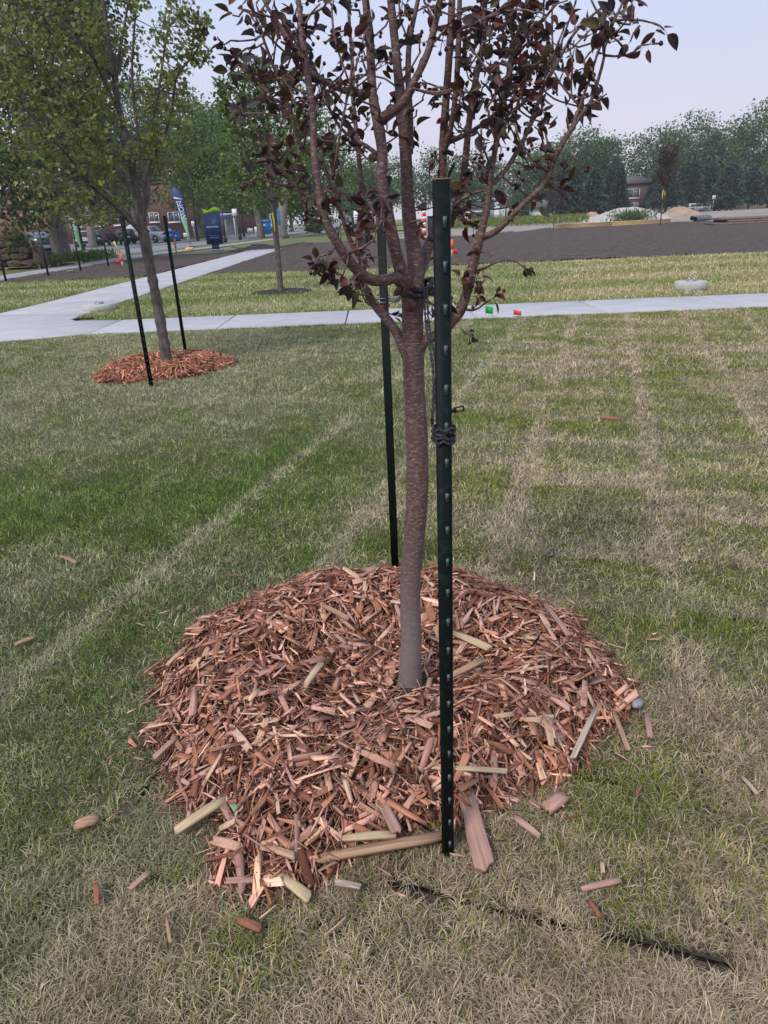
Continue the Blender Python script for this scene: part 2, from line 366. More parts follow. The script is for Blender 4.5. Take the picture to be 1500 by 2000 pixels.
# loose heap of soil at the end of the walk
hp = smoothsheet('soil_heap', -9.5, -2.5, 48.3, 52.2, 60, 40, lambda x, y: -.02+(.35*np.exp(-((x+7.6)/1.1)**2-((y-50)/.9)**2)+.28*np.exp(-((x+4.7)/1.3)**2-((y-50.2)/.9)**2))*(.7+.6*fbm(x, y, .4, 4)), m_soil)
# ---- street along the left, with kerbs, street walk, boulevard
def band(name, left, right, ys, z, m, kind='structure'):
    L_ = np.array([np.interp(y, *zip(*left)) for y in ys]); R_ = np.array([np.interp(y, *zip(*right)) for y in ys]); n = len(ys)
    v = np.r_[np.c_[L_, ys, np.full(n, z)], np.c_[R_, ys, np.full(n, z)]]; i = np.arange(n-1)
    return link(name, fastmesh(name, v, [np.stack([i, n+i, n+i+1, i+1], -1)]), m, None, kind)
near_k = [(-30, -18.2), (45, -18.0), (58, -15.6), (70, -14.9), (80, -13.6), (91, -12.4), (130, -10.5), (200, -6), (420, 8)]
near_k = [(a, b) for a, b in near_k]; far_k = [(-30, -24.2), (62, -24.0), (80, -22.0), (120, -22.6), (180, -23), (420, -12)]
ysr = np.r_[np.linspace(-30, 130, 60), np.linspace(140, 420, 12)]
m_asph = mat('asphalt', (.20, .20, .215), .9, (.26, .255, .27), .35, .4, 50, coords='World', detail=7)
band('road', far_k, near_k, ysr, -.045, m_asph)
m_kerb = mat('kerb_concrete', (.42, .41, .41), .9, (.33, .32, .32), 2, .2, 40, coords='World')
def kerb(name, line, w, ys):
    mb = MB(); xs = np.array([np.interp(y, *zip(*line)) for y in ys]); n = len(ys)
    pr = [(-w/2, -.06), (-w/2, .09), (w/2, .09), (w/2, -.06)]
    v = np.concatenate([np.c_[xs+a, ys, np.full(n, z)] for a, z in pr]); i = np.arange(n-1); f = [np.stack([a*n+i, a*n+i+1, (a+1)*n+i+1, (a+1)*n+i], -1) for a in range(3)]
    mb.add(v, f); return mb.build(name, m_kerb, kind='structure')
kerb('kerb_far', far_k, .5, ysr); kerb('kerb_near', near_k, .22, ysr[ysr < 200])
m_verge = mat('verge_grass', (.10, .135, .035), .95, (.17, .18, .07), .8, .8, 25, coords='World', detail=8)
band('verge_far', [(a, b-3.2) for a, b in far_k], [(a, b-.3) for a, b in far_k], ysr, .05, m_verge)
m_lot = mat('parking_asphalt', (.17, .17, .18), .9, (.22, .22, .23), .4, .3, 40, coords='World')
band('parking_lot', [(a, b-26) for a, b in far_k], [(a, b-3.2) for a, b in far_k], ysr, .03, m_lot)
band('boulevard', [(a, b+.1) for a, b in near_k], [(-30, -15.6), (46, -15.5), (60, -13.6), (90, -9.6), (420, 14)], ysr, .03, m_verge)
sw = [(-30, -15.4), (47, -15.3), (60, -13.4), (75, -11.6), (92, -9.6), (130, -7)]
ysw = np.arange(14, 126, 1.8); pl = []
for a, b in zip(ysw[:-1], ysw[1:]):
    xa, xb = np.interp(a, *zip(*sw)), np.interp(b, *zip(*sw)); pl.append([(xa, a), (xa+1.5, a), (xb+1.5, b), (xb, b)])
slabs('street_walk', pl, m_conc2, -.05, .04)
# grass beyond the soil, gravel yard at the right
band('park_grass', [(46, -8), (52, -9), (60, -11.5), (92, -7.8), (130, -5.2), (420, 20)], [(46, -7.9), (52, -3), (58.5, 1), (60, 3.5), (420, 60)], np.r_[np.linspace(46, 130, 40), 200, 420], .0, m_verge)
m_dirt = mat('gravel_yard', (.36, .31, .27), .95, (.25, .215, .18), .12, .6, 8, coords='World', detail=9)
def zyard(x, y): return -.03+.10*(fbm(x, y, 6, 61)-.4)+.05*fbm(x, y, 1.2, 62)
smoothsheet('gravel_yard', 1.5, 130, 52, 190, 180, 170, zyard, m_dirt, inside=lambda x, y: (y > kerbline(x)+.9) & (y < 78+1.15*np.abs(x-2)+14*fbm(x, y, 15, 5)) & (y < 178))
mk = MB()
for (a, b) in [((1.5, 58.3), (7.4, 58.1)), ((7.4, 58.1), (11.6, 61.2)), ((11.6, 61.2), (16.4, 68.2))]:
    a = np.array(a); b = np.array(b); d = b-a; mk.box(((a+b)/2).tolist()+[.05], (np.linalg.norm(d), .35, .2), math.atan2(d[1], d[0]))
mk.build('concrete_edging', m_kerb, kind='structure')
m_meadow = mat('meadow_grass', (.13, .18, .05), .95, (.24, .23, .09), .35, .8, 9, coords='World', detail=8)
smoothsheet('meadow', 2, 70, 76, 178, 70, 60, lambda x, y: .0+.25*fbm(x, y, 9, 71), m_meadow, inside=lambda x, y: (y > 80+1.15*np.abs(x-2)+14*fbm(x, y, 15, 5)) & (y > 92-x*.3))

# ---------------------------------------------------------------- grass blades
OUT_PX = [(295, 1420), (318, 1505), (375, 1590), (430, 1650), (455, 1715), (540, 1740), (620, 1728), (700, 1690), (790, 1655), (862, 1600), (960, 1560), (1060, 1520), (1150, 1470), (1255, 1395), (1240, 1330)]
MC = np.array([0.0, 1.99])
_o = np.array([G(*q)[:2] for q in OUT_PX])-MC; _th = np.arctan2(_o[:, 1], _o[:, 0]); _rr = np.hypot(_o[:, 0], _o[:, 1])
_th = np.where(_th > .8, _th-2*np.pi, _th)
_bt = np.radians([25, 50, 75, 90, 110, 135, 160]); _br = np.array([.83, .80, .80, .80, .82, .84, .83])
_T = np.r_[_th, _bt]; _RR = np.r_[_rr, _br]; _i = np.argsort(_T % (2*np.pi)); _T = (_T % (2*np.pi))[_i]; _RR = _RR[_i]
def r_out(th): return np.interp(th % (2*np.pi), np.r_[_T[-1]-2*np.pi, _T, _T[0]+2*np.pi], np.r_[_RR[-1], _RR, _RR[0]])
def mulch_t(x, y):
    dx, dy = x-MC[0], y-MC[1]; th = np.arctan2(dy, dx); return np.hypot(dx, dy)/(r_out(th)*(1+.13*(vn(th*7, th*0, 1, 3)-.5))), th
def mound(x, y):
    t, th = mulch_t(x, y); f = .62+.38*np.sin(th)
    hgt = np.interp(t, [0, .08, .25, .45, .62, .75, .9, 1.0, 1.15], [.0, .0, .035, .11, .15, .13, .06, .012, -.03])
    return hgt*(.72+.28*f)+(fbm(x, y, .22, 12)-.5)*.085*np.clip(1.1-t, 0, 1)*1.4
L2 = G(328, 722); LC = np.array([L2[0]-.03, L2[1]-.02])
def l_out(th): return .655*(1+.10*np.sin(2*th+.5)+.06*np.sin(5*th)) * np.where(np.abs(np.cos(th)) > .5, 1.08, 1)
def lmound(x, y):
    dx, dy = x-LC[0], y-LC[1]; th = np.arctan2(dy, dx); t = np.hypot(dx, dy)/l_out(th)
    return np.interp(t, [0, .2, .55, .8, 1, 1.2], [.05, .06, .13, .10, .01, -.03])+(fbm(x, y, .2, 13)-.5)*.05
def blades(x, y, z, g, Lm, Lv, Wd, tilt, seg, cols=None):
    n = len(x); L_ = Lm*(1+Lv*rng.normal(size=n)).clip(.35, 2); yaw = rng.random(n)*2*np.pi
    ti = np.radians(tilt+20*rng.normal(size=n)).clip(.05, 1.5); dx, dy = np.cos(yaw), np.sin(yaw)
    wy = yaw+np.pi/2+.6*rng.normal(size=n); wx, wyv = np.cos(wy)*Wd/2, np.sin(wy)*Wd/2; sc = (.45+.5*rng.random(n)+.7*rng.random(n)**3); wx = wx*sc; wyv = wyv*sc
    c, al = blade_cols(x, y, g, n); ti = np.clip(ti+np.where(al, -.30, .22), .05, 1.52); L_ = L_*np.where(al, .95, 1.2)
    r = np.c_[x, y, z-.004]
    if seg == 2:
        m_ = r+np.c_[dx*np.sin(ti*.7), dy*np.sin(ti*.7), np.cos(ti*.7)]*(L_*.55)[:, None]; t2 = np.minimum(ti*1.35, 1.75)
        tip = m_+np.c_[dx*np.sin(t2), dy*np.sin(t2), np.cos(t2)]*(L_*.45)[:, None]; w3 = np.c_[wx, wyv, np.zeros(n)]
        m_[:, 2] = np.maximum(m_[:, 2], .004); tip[:, 2] = np.maximum(tip[:, 2], .002)
        v = np.stack([r-w3, r+w3, m_-w3*.8, m_+w3*.8, tip], 1).reshape(-1, 3); b = np.arange(n)*5
        return v, [np.stack([b, b+1, b+3, b+2], -1), np.stack([b+2, b+3, b+4], -1)], np.repeat(c, 5, 0)
    tip = r+np.c_[dx*np.sin(ti), dy*np.sin(ti), np.cos(ti)]*L_[:, None]; w3 = np.c_[wx, wyv, np.zeros(n)]
    v = np.stack([r-w3, r+w3, tip], 1).reshape(-1, 3); b = np.arange(n)*3
    return v, [np.stack([b, b+1, b+2], -1)], np.repeat(c, 3, 0)
def sample(y0, y1, dens, half=.635, pad=.35):
    W_ = half*y1+pad; n = int(2*W_*(y1-y0)*dens); x = (rng.random(n)*2-1)*W_; y = y0+rng.random(n)*(y1-y0)
    k = np.abs(x) < half*y+pad; return x[k], y[k]
def ingap(x, y):
    u, v, k, r, p, off = piece(x, y); e = np.abs((v-V0)/VP-np.round((v-V0)/VP))*VP; near0 = np.round((v-V0)/VP) == 0
    fr = (u-off)/p-r; eb = np.minimum(fr, 1-fr)*p
    a = e < np.where(near0 & (u < 1.5) & (u > 1.1), .004+.024*vn(u, v, .06, 4), .0012); b = (k == 1) & (np.abs(u-1.135) < .001+.018*vn(v, u, .07, 6)+.008*sstep(.0, .3, v)+.008*np.exp(-((v+.34)/.05)**2)); return a | b | (eb < .001)
m_grass = mat('grass_blades', (.1, .1, .05), .75, attr=True, spec=.25, trans=.18)
parts = []
for (y0, y1, dens, Lm, Wd, tilt, seg) in [(.55, 1.5, 50000, .029, .0023, 58, 2), (1.5, 2.5, 34000, .028, .0028, 56, 2), (2.5, 4.2, 21000, .028, .0034, 52, 2), (4.2, 6.5, 13500, .030, .0046, 50, 1), (6.5, 11.6, 7000, .033, .0066, 46, 1)]:
    x, y = sample(y0, y1, dens); t, th = mulch_t(x, y); tl = np.hypot(x-LC[0], y-LC[1])/l_out(np.arctan2(y-LC[1], x-LC[0]))
    k = (t > .97+.06*rng.random(len(x))) & (tl > .97) & ~ingap(x, y) & (y < walk_near(x)-.01)
    k &= rng.random(len(x)) < .45+.8*vn(x, y, .055, 66)
    x, y = x[k], y[k]; g = green(x, y)
    parts.append(blades(x, y, zs(x, y), g, Lm, .35, Wd, tilt, seg))
def join(parts):
    vs, fs, cs, n = [], {}, [], 0
    for v, f, c in parts:
        for q in f: fs.setdefault(q.shape[1], []).append(q+n)
        vs.append(v); cs.append(c); n += len(v)
    return np.concatenate(vs), [np.concatenate(q) for q in fs.values()], np.concatenate(cs)
v, f, c = join(parts)
o = link('lawn_grass', fastmesh('lawn_grass', v, f, c), m_grass, None, 'stuff'); tag(o, 'patchy green and straw coloured grass blades of the new sod lawn', 'grass')
parts = []
for (y0, y1, dens, Lm, Wd) in [(12.5, 17, 1150, .045, .015), (17, 26.2, 540, .05, .022)]:
    x, y = sample(y0, y1, dens, .66, 1.0)
    k = ((x > -5.72) & (y > walk_far(x)+.06) & (y < soil_near(x)) & ((y > 13.7) | (x > -5.3))) | ((x < -7.95) & (y > 14.9+(x+7.9)*.75) & (y < soil_near(x)))
    k &= (np.hypot(x+2.22, (y-17.35)/1.0) > .62)
    x, y = x[k], y[k]; g = green_far(x, y); parts.append(blades(x, y, zs(x, y), g, Lm, .35, Wd, 35, 1))
v, f, c = join(parts)
o = link('far_lawn_grass', fastmesh('far_lawn_grass', v, f, c), m_grass, None, 'stuff'); tag(o, 'banded green and tan grass beyond the concrete walk', 'grass')

# ================================================================ MULCH
CHIPC = np.array([[.56, .37, .29], [.47, .27, .19], [.62, .43, .33], [.64, .49, .33], [.36, .19, .125], [.24, .115, .075], [.17, .085, .058], [.52, .36, .31], [.68, .54, .40], [.34, .23, .185]])
CHIPP = np.array([.17, .16, .11, .04, .15, .13, .10, .07, .03, .04])
m_chip = mat('mulch_wood', (.4, .25, .18), .85, (.62, .55, .5), 1.0, .6, 2.0, bdist=.002, attr=True, coords='loc', stretch=(9, 130, 130), spec=.2)
def chipcube(n, seed_shape=True):
    """n chips, unit local shape x in [-.5,.5], jittered wedge ends -> (n,8,3)"""
    b = np.array([[-.5, -.5, -.5], [.5, -.5, -.5], [.5, .5, -.5], [-.5, .5, -.5], [-.5, -.5, .5], [.5, -.5, .5], [.5, .5, .5], [-.5, .5, .5]])
    v = np.repeat(b[None], n, 0)
    ta = .35+.65*rng.random((n, 1)); tb = .35+.65*rng.random((n, 1)); neg = b[None, :, 0] < 0
    v[:, :, 1] *= np.where(neg, ta, tb); v[:, :, 2] *= np.where(neg, .4+.6*rng.random((n, 1)), .4+.6*rng.random((n, 1)))
    v[:, :, 0] += .16*rng.normal(size=(n, 8)).clip(-1, 1)*.7; v[:, :, 1] += .10*rng.normal(size=(n, 8)); v[:, :, 2] += .08*rng.normal(size=(n, 8))
    return v
QB = np.array([[0, 3, 2, 1], [4, 5, 6, 7], [0, 1, 5, 4], [1, 2, 6, 5], [2, 3, 7, 6], [3, 0, 4, 7]])
def rotmats(yaw, pitch, roll):
    cy, sy, cp, sp, cr, sr = np.cos(yaw), np.sin(yaw), np.cos(pitch), np.sin(pitch), np.cos(roll), np.sin(roll); n = len(yaw); R = np.empty((n, 3, 3))
    R[:, 0, 0] = cy*cp; R[:, 0, 1] = cy*sp*sr-sy*cr; R[:, 0, 2] = cy*sp*cr+sy*sr
    R[:, 1, 0] = sy*cp; R[:, 1, 1] = sy*sp*sr+cy*cr; R[:, 1, 2] = sy*sp*cr-cy*sr
    R[:, 2, 0] = -sp; R[:, 2, 1] = cp*sr; R[:, 2, 2] = cp*cr; return R
def slope_angles(hf, x, y, yaw):
    e = .03; gx = (hf(x+e, y)-hf(x-e, y))/(2*e); gy = (hf(x, y+e)-hf(x, y-e))/(2*e)
    return -np.arctan(gx*np.cos(yaw)+gy*np.sin(yaw)), np.arctan(-gx*np.sin(yaw)+gy*np.cos(yaw))
def chips(hf, x, y, L_, W_, T_, dz, tilt, dark=1.0):
    n = len(x); yaw = rng.random(n)*2*np.pi; a, b = slope_angles(hf, x, y, yaw)
    R = rotmats(yaw, a+tilt*rng.normal(size=n), b+tilt*1.6*rng.normal(size=n)); s = chipcube(n)
    loc = s*np.stack([L_, W_, T_], -1)[:, None, :]; v = np.einsum('nij,nkj->nki', R, loc)+np.stack([x, y, hf(x, y)+dz], -1)[:, None, :]
    c = CHIPC[rng.choice(len(CHIPC), n, p=CHIPP)]*(.5+.95*rng.random((n, 1)))*dark*np.array([1.22, 1.04, 1.0])
    off = rng.random((n, 1, 3))*50
    return v.reshape(-1, 3), [(QB[None]+(np.arange(n)*8)[:, None, None]).reshape(-1, 4)], np.repeat(c, 8, 0), (loc+off).reshape(-1, 3)
def joinl(parts):
    n = 0; vs, fs, cs, ls = [], [], [], []
    for v, f, c, l in parts: vs.append(v); fs.append(f[0]+n); cs.append(c); ls.append(l); n += len(v)
    return np.concatenate(vs), [np.concatenate(fs)], np.concatenate(cs), np.concatenate(ls)
def in_mulch(n, lim=1.0, edge=0.0):
    x = MC[0]+(rng.random(n)*2-1)*1.02; y = MC[1]+(rng.random(n)*2-1)*1.0; t, th = mulch_t(x, y)
    k = (t < lim+edge*np.abs(rng.normal(size=n))) & (np.hypot(x-.06, y-1.96) > .04+.06*rng.random(n)); return x[k], y[k]
mulch = thing('mulch_bed', (MC[0], MC[1], 0), 'large mound of reddish wood chip mulch around the purple leaved tree', 'mulch')
mm = MB(); nr, na = 26, 72
th = np.arange(na)*2*np.pi/na; rr = np.linspace(0.02, 1.04, nr)
X = MC[0]+np.outer(rr, r_out(th)*np.cos(th)); Y = MC[1]+np.outer(rr, r_out(th)*np.sin(th)); Z = mound(X.ravel(), Y.ravel())-.012
i = (np.arange(nr-1)[:, None]*na); j = np.arange(na)[None]; kk = (j+1) % na
mm.add(np.c_[X.ravel(), Y.ravel(), Z], [np.stack([i+j, i+na+j, i+na+kk, i+kk], -1).reshape(-1, 4)])
m_mould = mat('mulch_fines', (.10, .05, .032), .95, (.2, .10, .065), 90, .9, 160)
mm.build('mound', m_mould, mulch, True)
P_ = []
x, y = in_mulch(13000, 1.0, .03); n = len(x); P_.append(chips(mound, x, y, rng.uniform(.015, .05, n), rng.uniform(.0015, .005, n), rng.uniform(.001, .003, n), rng.uniform(-.012, .012, n), .30, .62))
x, y = in_mulch(13000, .99, .03); n = len(x); P_.append(chips(mound, x, y, rng.uniform(.02, .07, n), rng.uniform(.003, .013, n), rng.uniform(.0015, .004, n), rng.uniform(-.010, .018, n), .26))
x, y = in_mulch(5200, .97, .03); n = len(x); P_.append(chips(mound, x, y, rng.uniform(.035, .115, n), .006+.02*rng.random(n)**1.6, rng.uniform(.002, .006, n), rng.uniform(.004, .026, n), .2, 1.05))
x = MC[0]+rng.normal(size=900)*.62; y = MC[1]+rng.normal(size=900)*.6; t, _ = mulch_t(x, y); k = (t > .98) & (t < 1.3) & (rng.random(len(t)) < 1.25-2.6*(t-.98)); x, y = x[k], y[k]; n = len(x)
P_.append(chips(lambda a, b: a*0+.028, x, y, rng.uniform(.02, .06, n), rng.uniform(.002, .009, n), rng.uniform(.0015, .004, n), rng.uniform(-.005, .008, n), .15))
x, y = in_mulch(9000, 1.0, .04); n = len(x); P_.append(chips(mound, x, y, rng.uniform(.02, .075, n), rng.uniform(.001, .003, n), rng.uniform(.001, .002, n), rng.uniform(.002, .028, n), .38, .95))
v, f, c, l = joinl(P_)
link('mulch_chips', fastmesh('mulch_chips', v, f, c, l), m_chip, mulch, 'stuff')
# the larger chips lying on top, one object each
m_chip_o = mat('mulch_chip_wood', (.4, .25, .18), .85, (.6, .54, .5), 1.0, .6, 2.0, bdist=.002, coords='loc', stretch=(9, 130, 130), spec=.2,
               objrand=[tuple(q) for q in CHIPC[[0, 1, 2, 3, 7, 4, 2, 8, 0, 5]]])
def plank_mesh(L_, W_, T_, seg=5, name='wood_chip', taper=.6):
    """a split piece: flat, four fibres wide, ragged ends"""
    nw = 4; nx = max(2, seg//2)+1; xs = np.linspace(-.5, .5, nx)*L_; ws = np.interp(xs, [-L_/2, 0, L_/2], [taper+(1-taper)*rng.random(), 1, taper+(1-taper)*rng.random()])*W_
    ys = np.linspace(-.5, .5, nw+1); e0 = (rng.normal(size=nw+1)*.13*W_).clip(-.25*W_, .25*W_); e1 = (rng.normal(size=nw+1)*.13*W_).clip(-.25*W_, .25*W_); bend = rng.normal()*.02*L_; tws = rng.normal()*.15
    zf = np.cumsum(rng.normal(size=nw+1))*.10*T_; top = np.zeros((nx, nw+1, 3)); sk = rng.normal()*.12*W_
    for a in range(nx):
        for b in range(nw+1):
            x = xs[a]+(e0[b] if a == 0 else (e1[b] if a == nx-1 else 0)); t = xs[a]/L_; thin = .55 if a in (0, nx-1) else 1
            top[a, b] = (x, ys[b]*ws[a]+sk*t*2+.03*W_*rng.normal(), T_*.5*thin+zf[b]*.5+bend*(t*t*4-.5)*.3+tws*t*ys[b]*ws[a])
    bot = top.copy(); bot[:, :, 2] -= T_*(.85+.15*rng.random((nx, nw+1))); v = np.r_[top.reshape(-1, 3), bot.reshape(-1, 3)]; n = nx*(nw+1); w1 = nw+1
    i = (np.arange(nx-1)[:, None]*w1+np.arange(nw)[None]).ravel(); q = [np.stack([i, i+w1, i+w1+1, i+1], -1), np.stack([i, i+1, i+w1+1, i+w1], -1)+n]
    a = np.arange(nx-1)*w1; q.append(np.stack([a, a+n, a+w1+n, a+w1], -1)); a = a+nw; q.append(np.stack([a, a+w1, a+w1+n, a+n], -1))
    b = np.arange(nw); q.append(np.stack([b, b+1, b+1+n, b+n], -1)); b = b+(nx-1)*w1; q.append(np.stack([b, b+n, b+1+n, b+1], -1))
    return fastmesh(name, v, [np.concatenate(q)], None, v+rng.random(3)*40)
shared = [plank_mesh(1, w, t, 4, 'wood_chip') for w, t in [(.13, .035), (.18, .04), (.20, .04), (.22, .05), (.10, .04), (.26, .05), (.16, .05), (.24, .035), (.28, .06), (.12, .05)]]
for me in shared: me.materials.append(m_chip_o)
x, y = in_mulch(1200, .98); x, y = x[:275], y[:275]; yaw = rng.random(275)*2*np.pi; a, b = slope_angles(mound, x, y, yaw)
for q in range(len(x)):
    L_ = rng.uniform(.05, .135)*rng.uniform(.7, 1); me = shared[rng.integers(0, 10)]
    R = Matrix.Rotation(yaw[q], 4, 'Z') @ Matrix.Rotation(a[q]+.16*rng.normal(), 4, 'Y') @ Matrix.Rotation(b[q]+.25*rng.normal(), 4, 'X')
    place('wood_chip', me, None, mulch, Matrix.Translation((x[q], y[q], float(mound(x[q:q+1], y[q:q+1])[0])+.022)) @ R @ Matrix.Scale(L_, 4))
# big pieces traced from where they lie: (x0,y0,x1,y1,width px, colour, lift, tag)
WOODS = {'pink': (.50, .30, .235), 'cream': (.62, .47, .29), 'tan': (.48, .30, .19), 'red': (.36, .15, .09), 'brown': (.33, .19, .12), 'pale': (.52, .42, .33)}
def woodmat(k): return mat('split_wood_'+k, WOODS[k], .85, tuple(np.array(WOODS[k])*.62), 1.0, .7, 2.0, bdist=.0025, coords='loc', stretch=(6, 150, 150), spec=.2, detail=6)
def stick(name, x0, y0, x1, y1, wpx, col, z, thick, parent=None, seg=6, taper=.7, z2=None):
    A = G(x0, y0, z); B = G(x1, y1, z if z2 is None else z2); d = B-A; L_ = float(np.linalg.norm(d)); c = (A+B)/2
    W_ = 2*pxr(c, wpx); yaw = math.atan2(d[1], d[0]); pit = -math.asin(d[2]/L_)
    me = plank_mesh(L_, W_, thick, seg, name, taper)
    return place(name, me, woodmat(col), parent, Matrix.Translation(c) @ Matrix.Rotation(yaw, 4, 'Z') @ Matrix.Rotation(pit, 4, 'Y') @ Matrix.Rotation(.12*rng.normal(), 4, 'X'))
for q in [(722, 1525, 778, 1622, 24, 'pink', .06, .008), (520, 1690, 605, 1752, 20, 'cream', .032, .012), (345, 1622, 442, 1558, 20, 'cream', .045, .014), (755, 1492, 990, 1506, 10, 'cream', .09, .008),
          (668, 1634, 772, 1630, 16, 'cream', .05, .012), (985, 1402, 1082, 1398, 12, 'cream', .10, .012), (885, 1232, 955, 1268, 18, 'cream', .10, .01), (590, 1350, 627, 1295, 13, 'cream', .11, .01),
          (630, 1182, 682, 1208, 12, 'tan', .16, .01), (440, 1722, 512, 1716, 12, 'pink', .03, .01), (490, 1475, 600, 1425, 26, 'brown', .10, .014), (1120, 1480, 1165, 1380, 12, 'pale', .07, .01),
          (700, 1125, 735, 1105, 16, 'pink', .16, .01), (410, 1330, 450, 1300, 13, 'pink', .11, .009), (655, 1725, 704, 1730, 14, 'pale', .03, .008), (1065, 1180, 1110, 1240, 9, 'pink', .15, .01), (860, 1330, 945, 1290, 14, 'tan', .10, .01)]:
    stick('wood_chip', *q[:6], q[6], q[7], mulch)
o = stick('wood_plank', 608, 1678, 862, 1632, 22, 'tan', .035, .016); tag(o, 'long brown split board lying against the front of the mulch, left of the near post', 'wood')
o = stick('wood_plank', 905, 1548, 952, 1692, 36, 'pink', .045, .014, taper=.95, z2=.03); tag(o, 'broad pink slab of wood lying on the grass just right of the near post', 'wood')
for q, lab in [((1068, 1580, 1102, 1552, 26, 'pink', .03, .02), 'short thick pink block of wood on the grass right of the near post'), ((1003, 1597, 1057, 1632, 13, 'pink', .03, .008), 'thin pink wood splinter between near post and thick pink block'),
               ((1135, 1737, 1213, 1718, 11, 'pink', .03, .01), 'pink wood splinter on the grass at the lower right'), ((148, 1610, 190, 1600, 22, 'tan', .03, .018), 'chunky tan wood block on the grass left of the mulch'),
               ((253, 1737, 293, 1702, 11, 'pink', .03, .008), 'slim pink wood splinter on grass below the chunky tan block'), ((187, 1725, 189, 1766, 11, 'red', .03, .008), 'dark red upright splinter on the grass at the lower left'),
               ((465, 1795, 508, 1815, 15, 'red', .03, .012), 'stubby reddish piece of bark on the grass below the mulch'), ((1174, 1683, 1179, 1704, 8, 'cream', .03, .006), 'tiny cream wood chip on green grass at the right'),
               ((1262, 1392, 1270, 1440, 11, 'pink', .03, .01), 'pink splinter at the far right rim of the mulch'), ((1226, 1465, 1200, 1392, 9, 'tan', .04, .01), 'long thin tan splinter sticking out of the mulch at the right'),
               ((1447, 1517, 1481, 1549, 7, 'pale', .03, .006), 'pale curled sliver on dry grass near the right edge'), ((30, 1258, 68, 1243, 12, 'tan', .03, .008), 'tan wood flake on green grass near the left edge'),
               ((1172, 815, 1212, 818, 6, 'red', .03, .01), 'dark red splinter on the far dry grass right of the posts'), ((118, 1085, 150, 1098, 9, 'tan', .03, .01), 'brown flake on green grass at the left middle'),
               ((325, 1790, 331, 1840, 6, 'tan', .03, .006), 'thin brown twig on the grass at the lower left'), ((1150, 1758, 1172, 1790, 8, 'red', .03, .008), 'short reddish chip beside the torn sod crack'),
               ((290, 1415, 326, 1420, 13, 'tan', .04, .012), 'short tan stick at the far left rim of the mulch'), ((300, 1480, 346, 1440, 11, 'pink', .05, .01), 'pink splinter pointing out of the mulch at the left')]:
    tag(stick('wood_splinter', *q), lab, 'wood')
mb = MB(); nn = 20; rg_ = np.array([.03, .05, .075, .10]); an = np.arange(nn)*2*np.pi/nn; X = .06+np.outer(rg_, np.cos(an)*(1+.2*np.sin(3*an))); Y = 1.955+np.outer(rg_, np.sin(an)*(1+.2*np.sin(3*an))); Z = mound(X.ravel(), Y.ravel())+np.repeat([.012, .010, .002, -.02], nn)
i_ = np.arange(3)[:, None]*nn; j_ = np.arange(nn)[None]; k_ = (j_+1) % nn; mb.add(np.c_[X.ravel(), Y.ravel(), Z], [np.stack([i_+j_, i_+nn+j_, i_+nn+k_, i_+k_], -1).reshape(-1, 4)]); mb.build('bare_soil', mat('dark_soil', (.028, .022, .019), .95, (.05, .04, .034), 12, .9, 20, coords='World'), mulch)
# stones in the mulch
m_stone = mat('grey_stone', (.30, .31, .325), .75, (.17, .175, .185), 60, .3, 90)
for (px, py, s, z, lab) in [(1090, 1443, .020, .06, 'grey pebble lying on the mulch at the right'), (1245, 1374, .019, .045, 'pale silvery pebble at the right rim of the mulch'), (193, 1548 + 0, .0001, 0, '')]:
    if s < .001: continue
    g = G(px, py, z); mb = MB(); mb.lathe((0, 0, 0), [(.001, -.6*s), (.8*s, -.45*s), (s, 0), (.75*s, .5*s), (.001, .62*s)], 9, wob=.10)
    o = mb.build('pebble', m_stone, None, True); o.location = g; o.scale = (1.35, .85, .9); o.rotation_euler = (.2, .1, .6); tag(o, lab, 'stone')
g = stick('peeled_twig', 1068, 1366, 1108, 1363, 5, 'pale', .10, .006, taper=.9); tag(g, 'short whitish twig lying on the mulch at the right', 'twig')
g = stick('green_leaf', 455, 1568, 463, 1588, 12, 'pale', .06, .002); g.data.materials.clear(); g.data.materials.append(mat('fresh_leaf', (.22, .36, .20), .7)); tag(g, 'small pale green leaf fallen on the front left mulch', 'leaf')

# the second mulch ring, under the staked tree at the left
mul2 = thing('mulch_ring', (LC[0], LC[1], 0), 'flat ring of orange wood mulch around the staked green tree', 'mulch')
mm = MB(); th = np.arange(48)*2*np.pi/48; rr = np.linspace(0.02, 1.03, 14); na, nr = 48, 14
X = LC[0]+np.outer(rr, l_out(th)*np.cos(th)); Y = LC[1]+np.outer(rr, l_out(th)*np.sin(th)); Z = lmound(X.ravel(), Y.ravel())-.015
i = (np.arange(nr-1)[:, None]*na); j = np.arange(na)[None]; kk = (j+1) % na
mm.add(np.c_[X.ravel(), Y.ravel(), Z], [np.stack([i+j, i+na+j, i+na+kk, i+kk], -1).reshape(-1, 4)]); mm.build('mound', m_mould, mul2, True)
n = 6500; th = rng.random(n)*2*np.pi; r = np.sqrt(rng.random(n))*l_out(th)*1.01; x = LC[0]+r*np.cos(th); y = LC[1]+r*np.sin(th); k = r > .07; x, y = x[k], y[k]; n = len(x)
v, f, c, l = chips(lmound, x, y, rng.uniform(.03, .12, n), rng.uniform(.004, .02, n), rng.uniform(.002, .006, n), rng.uniform(-.01, .03, n), .28)
c = c*np.array([1.15, 1.02, .93])
link('mulch_chips', fastmesh('mulch_chips', v, f, c, l), m_chip, mul2, 'stuff')

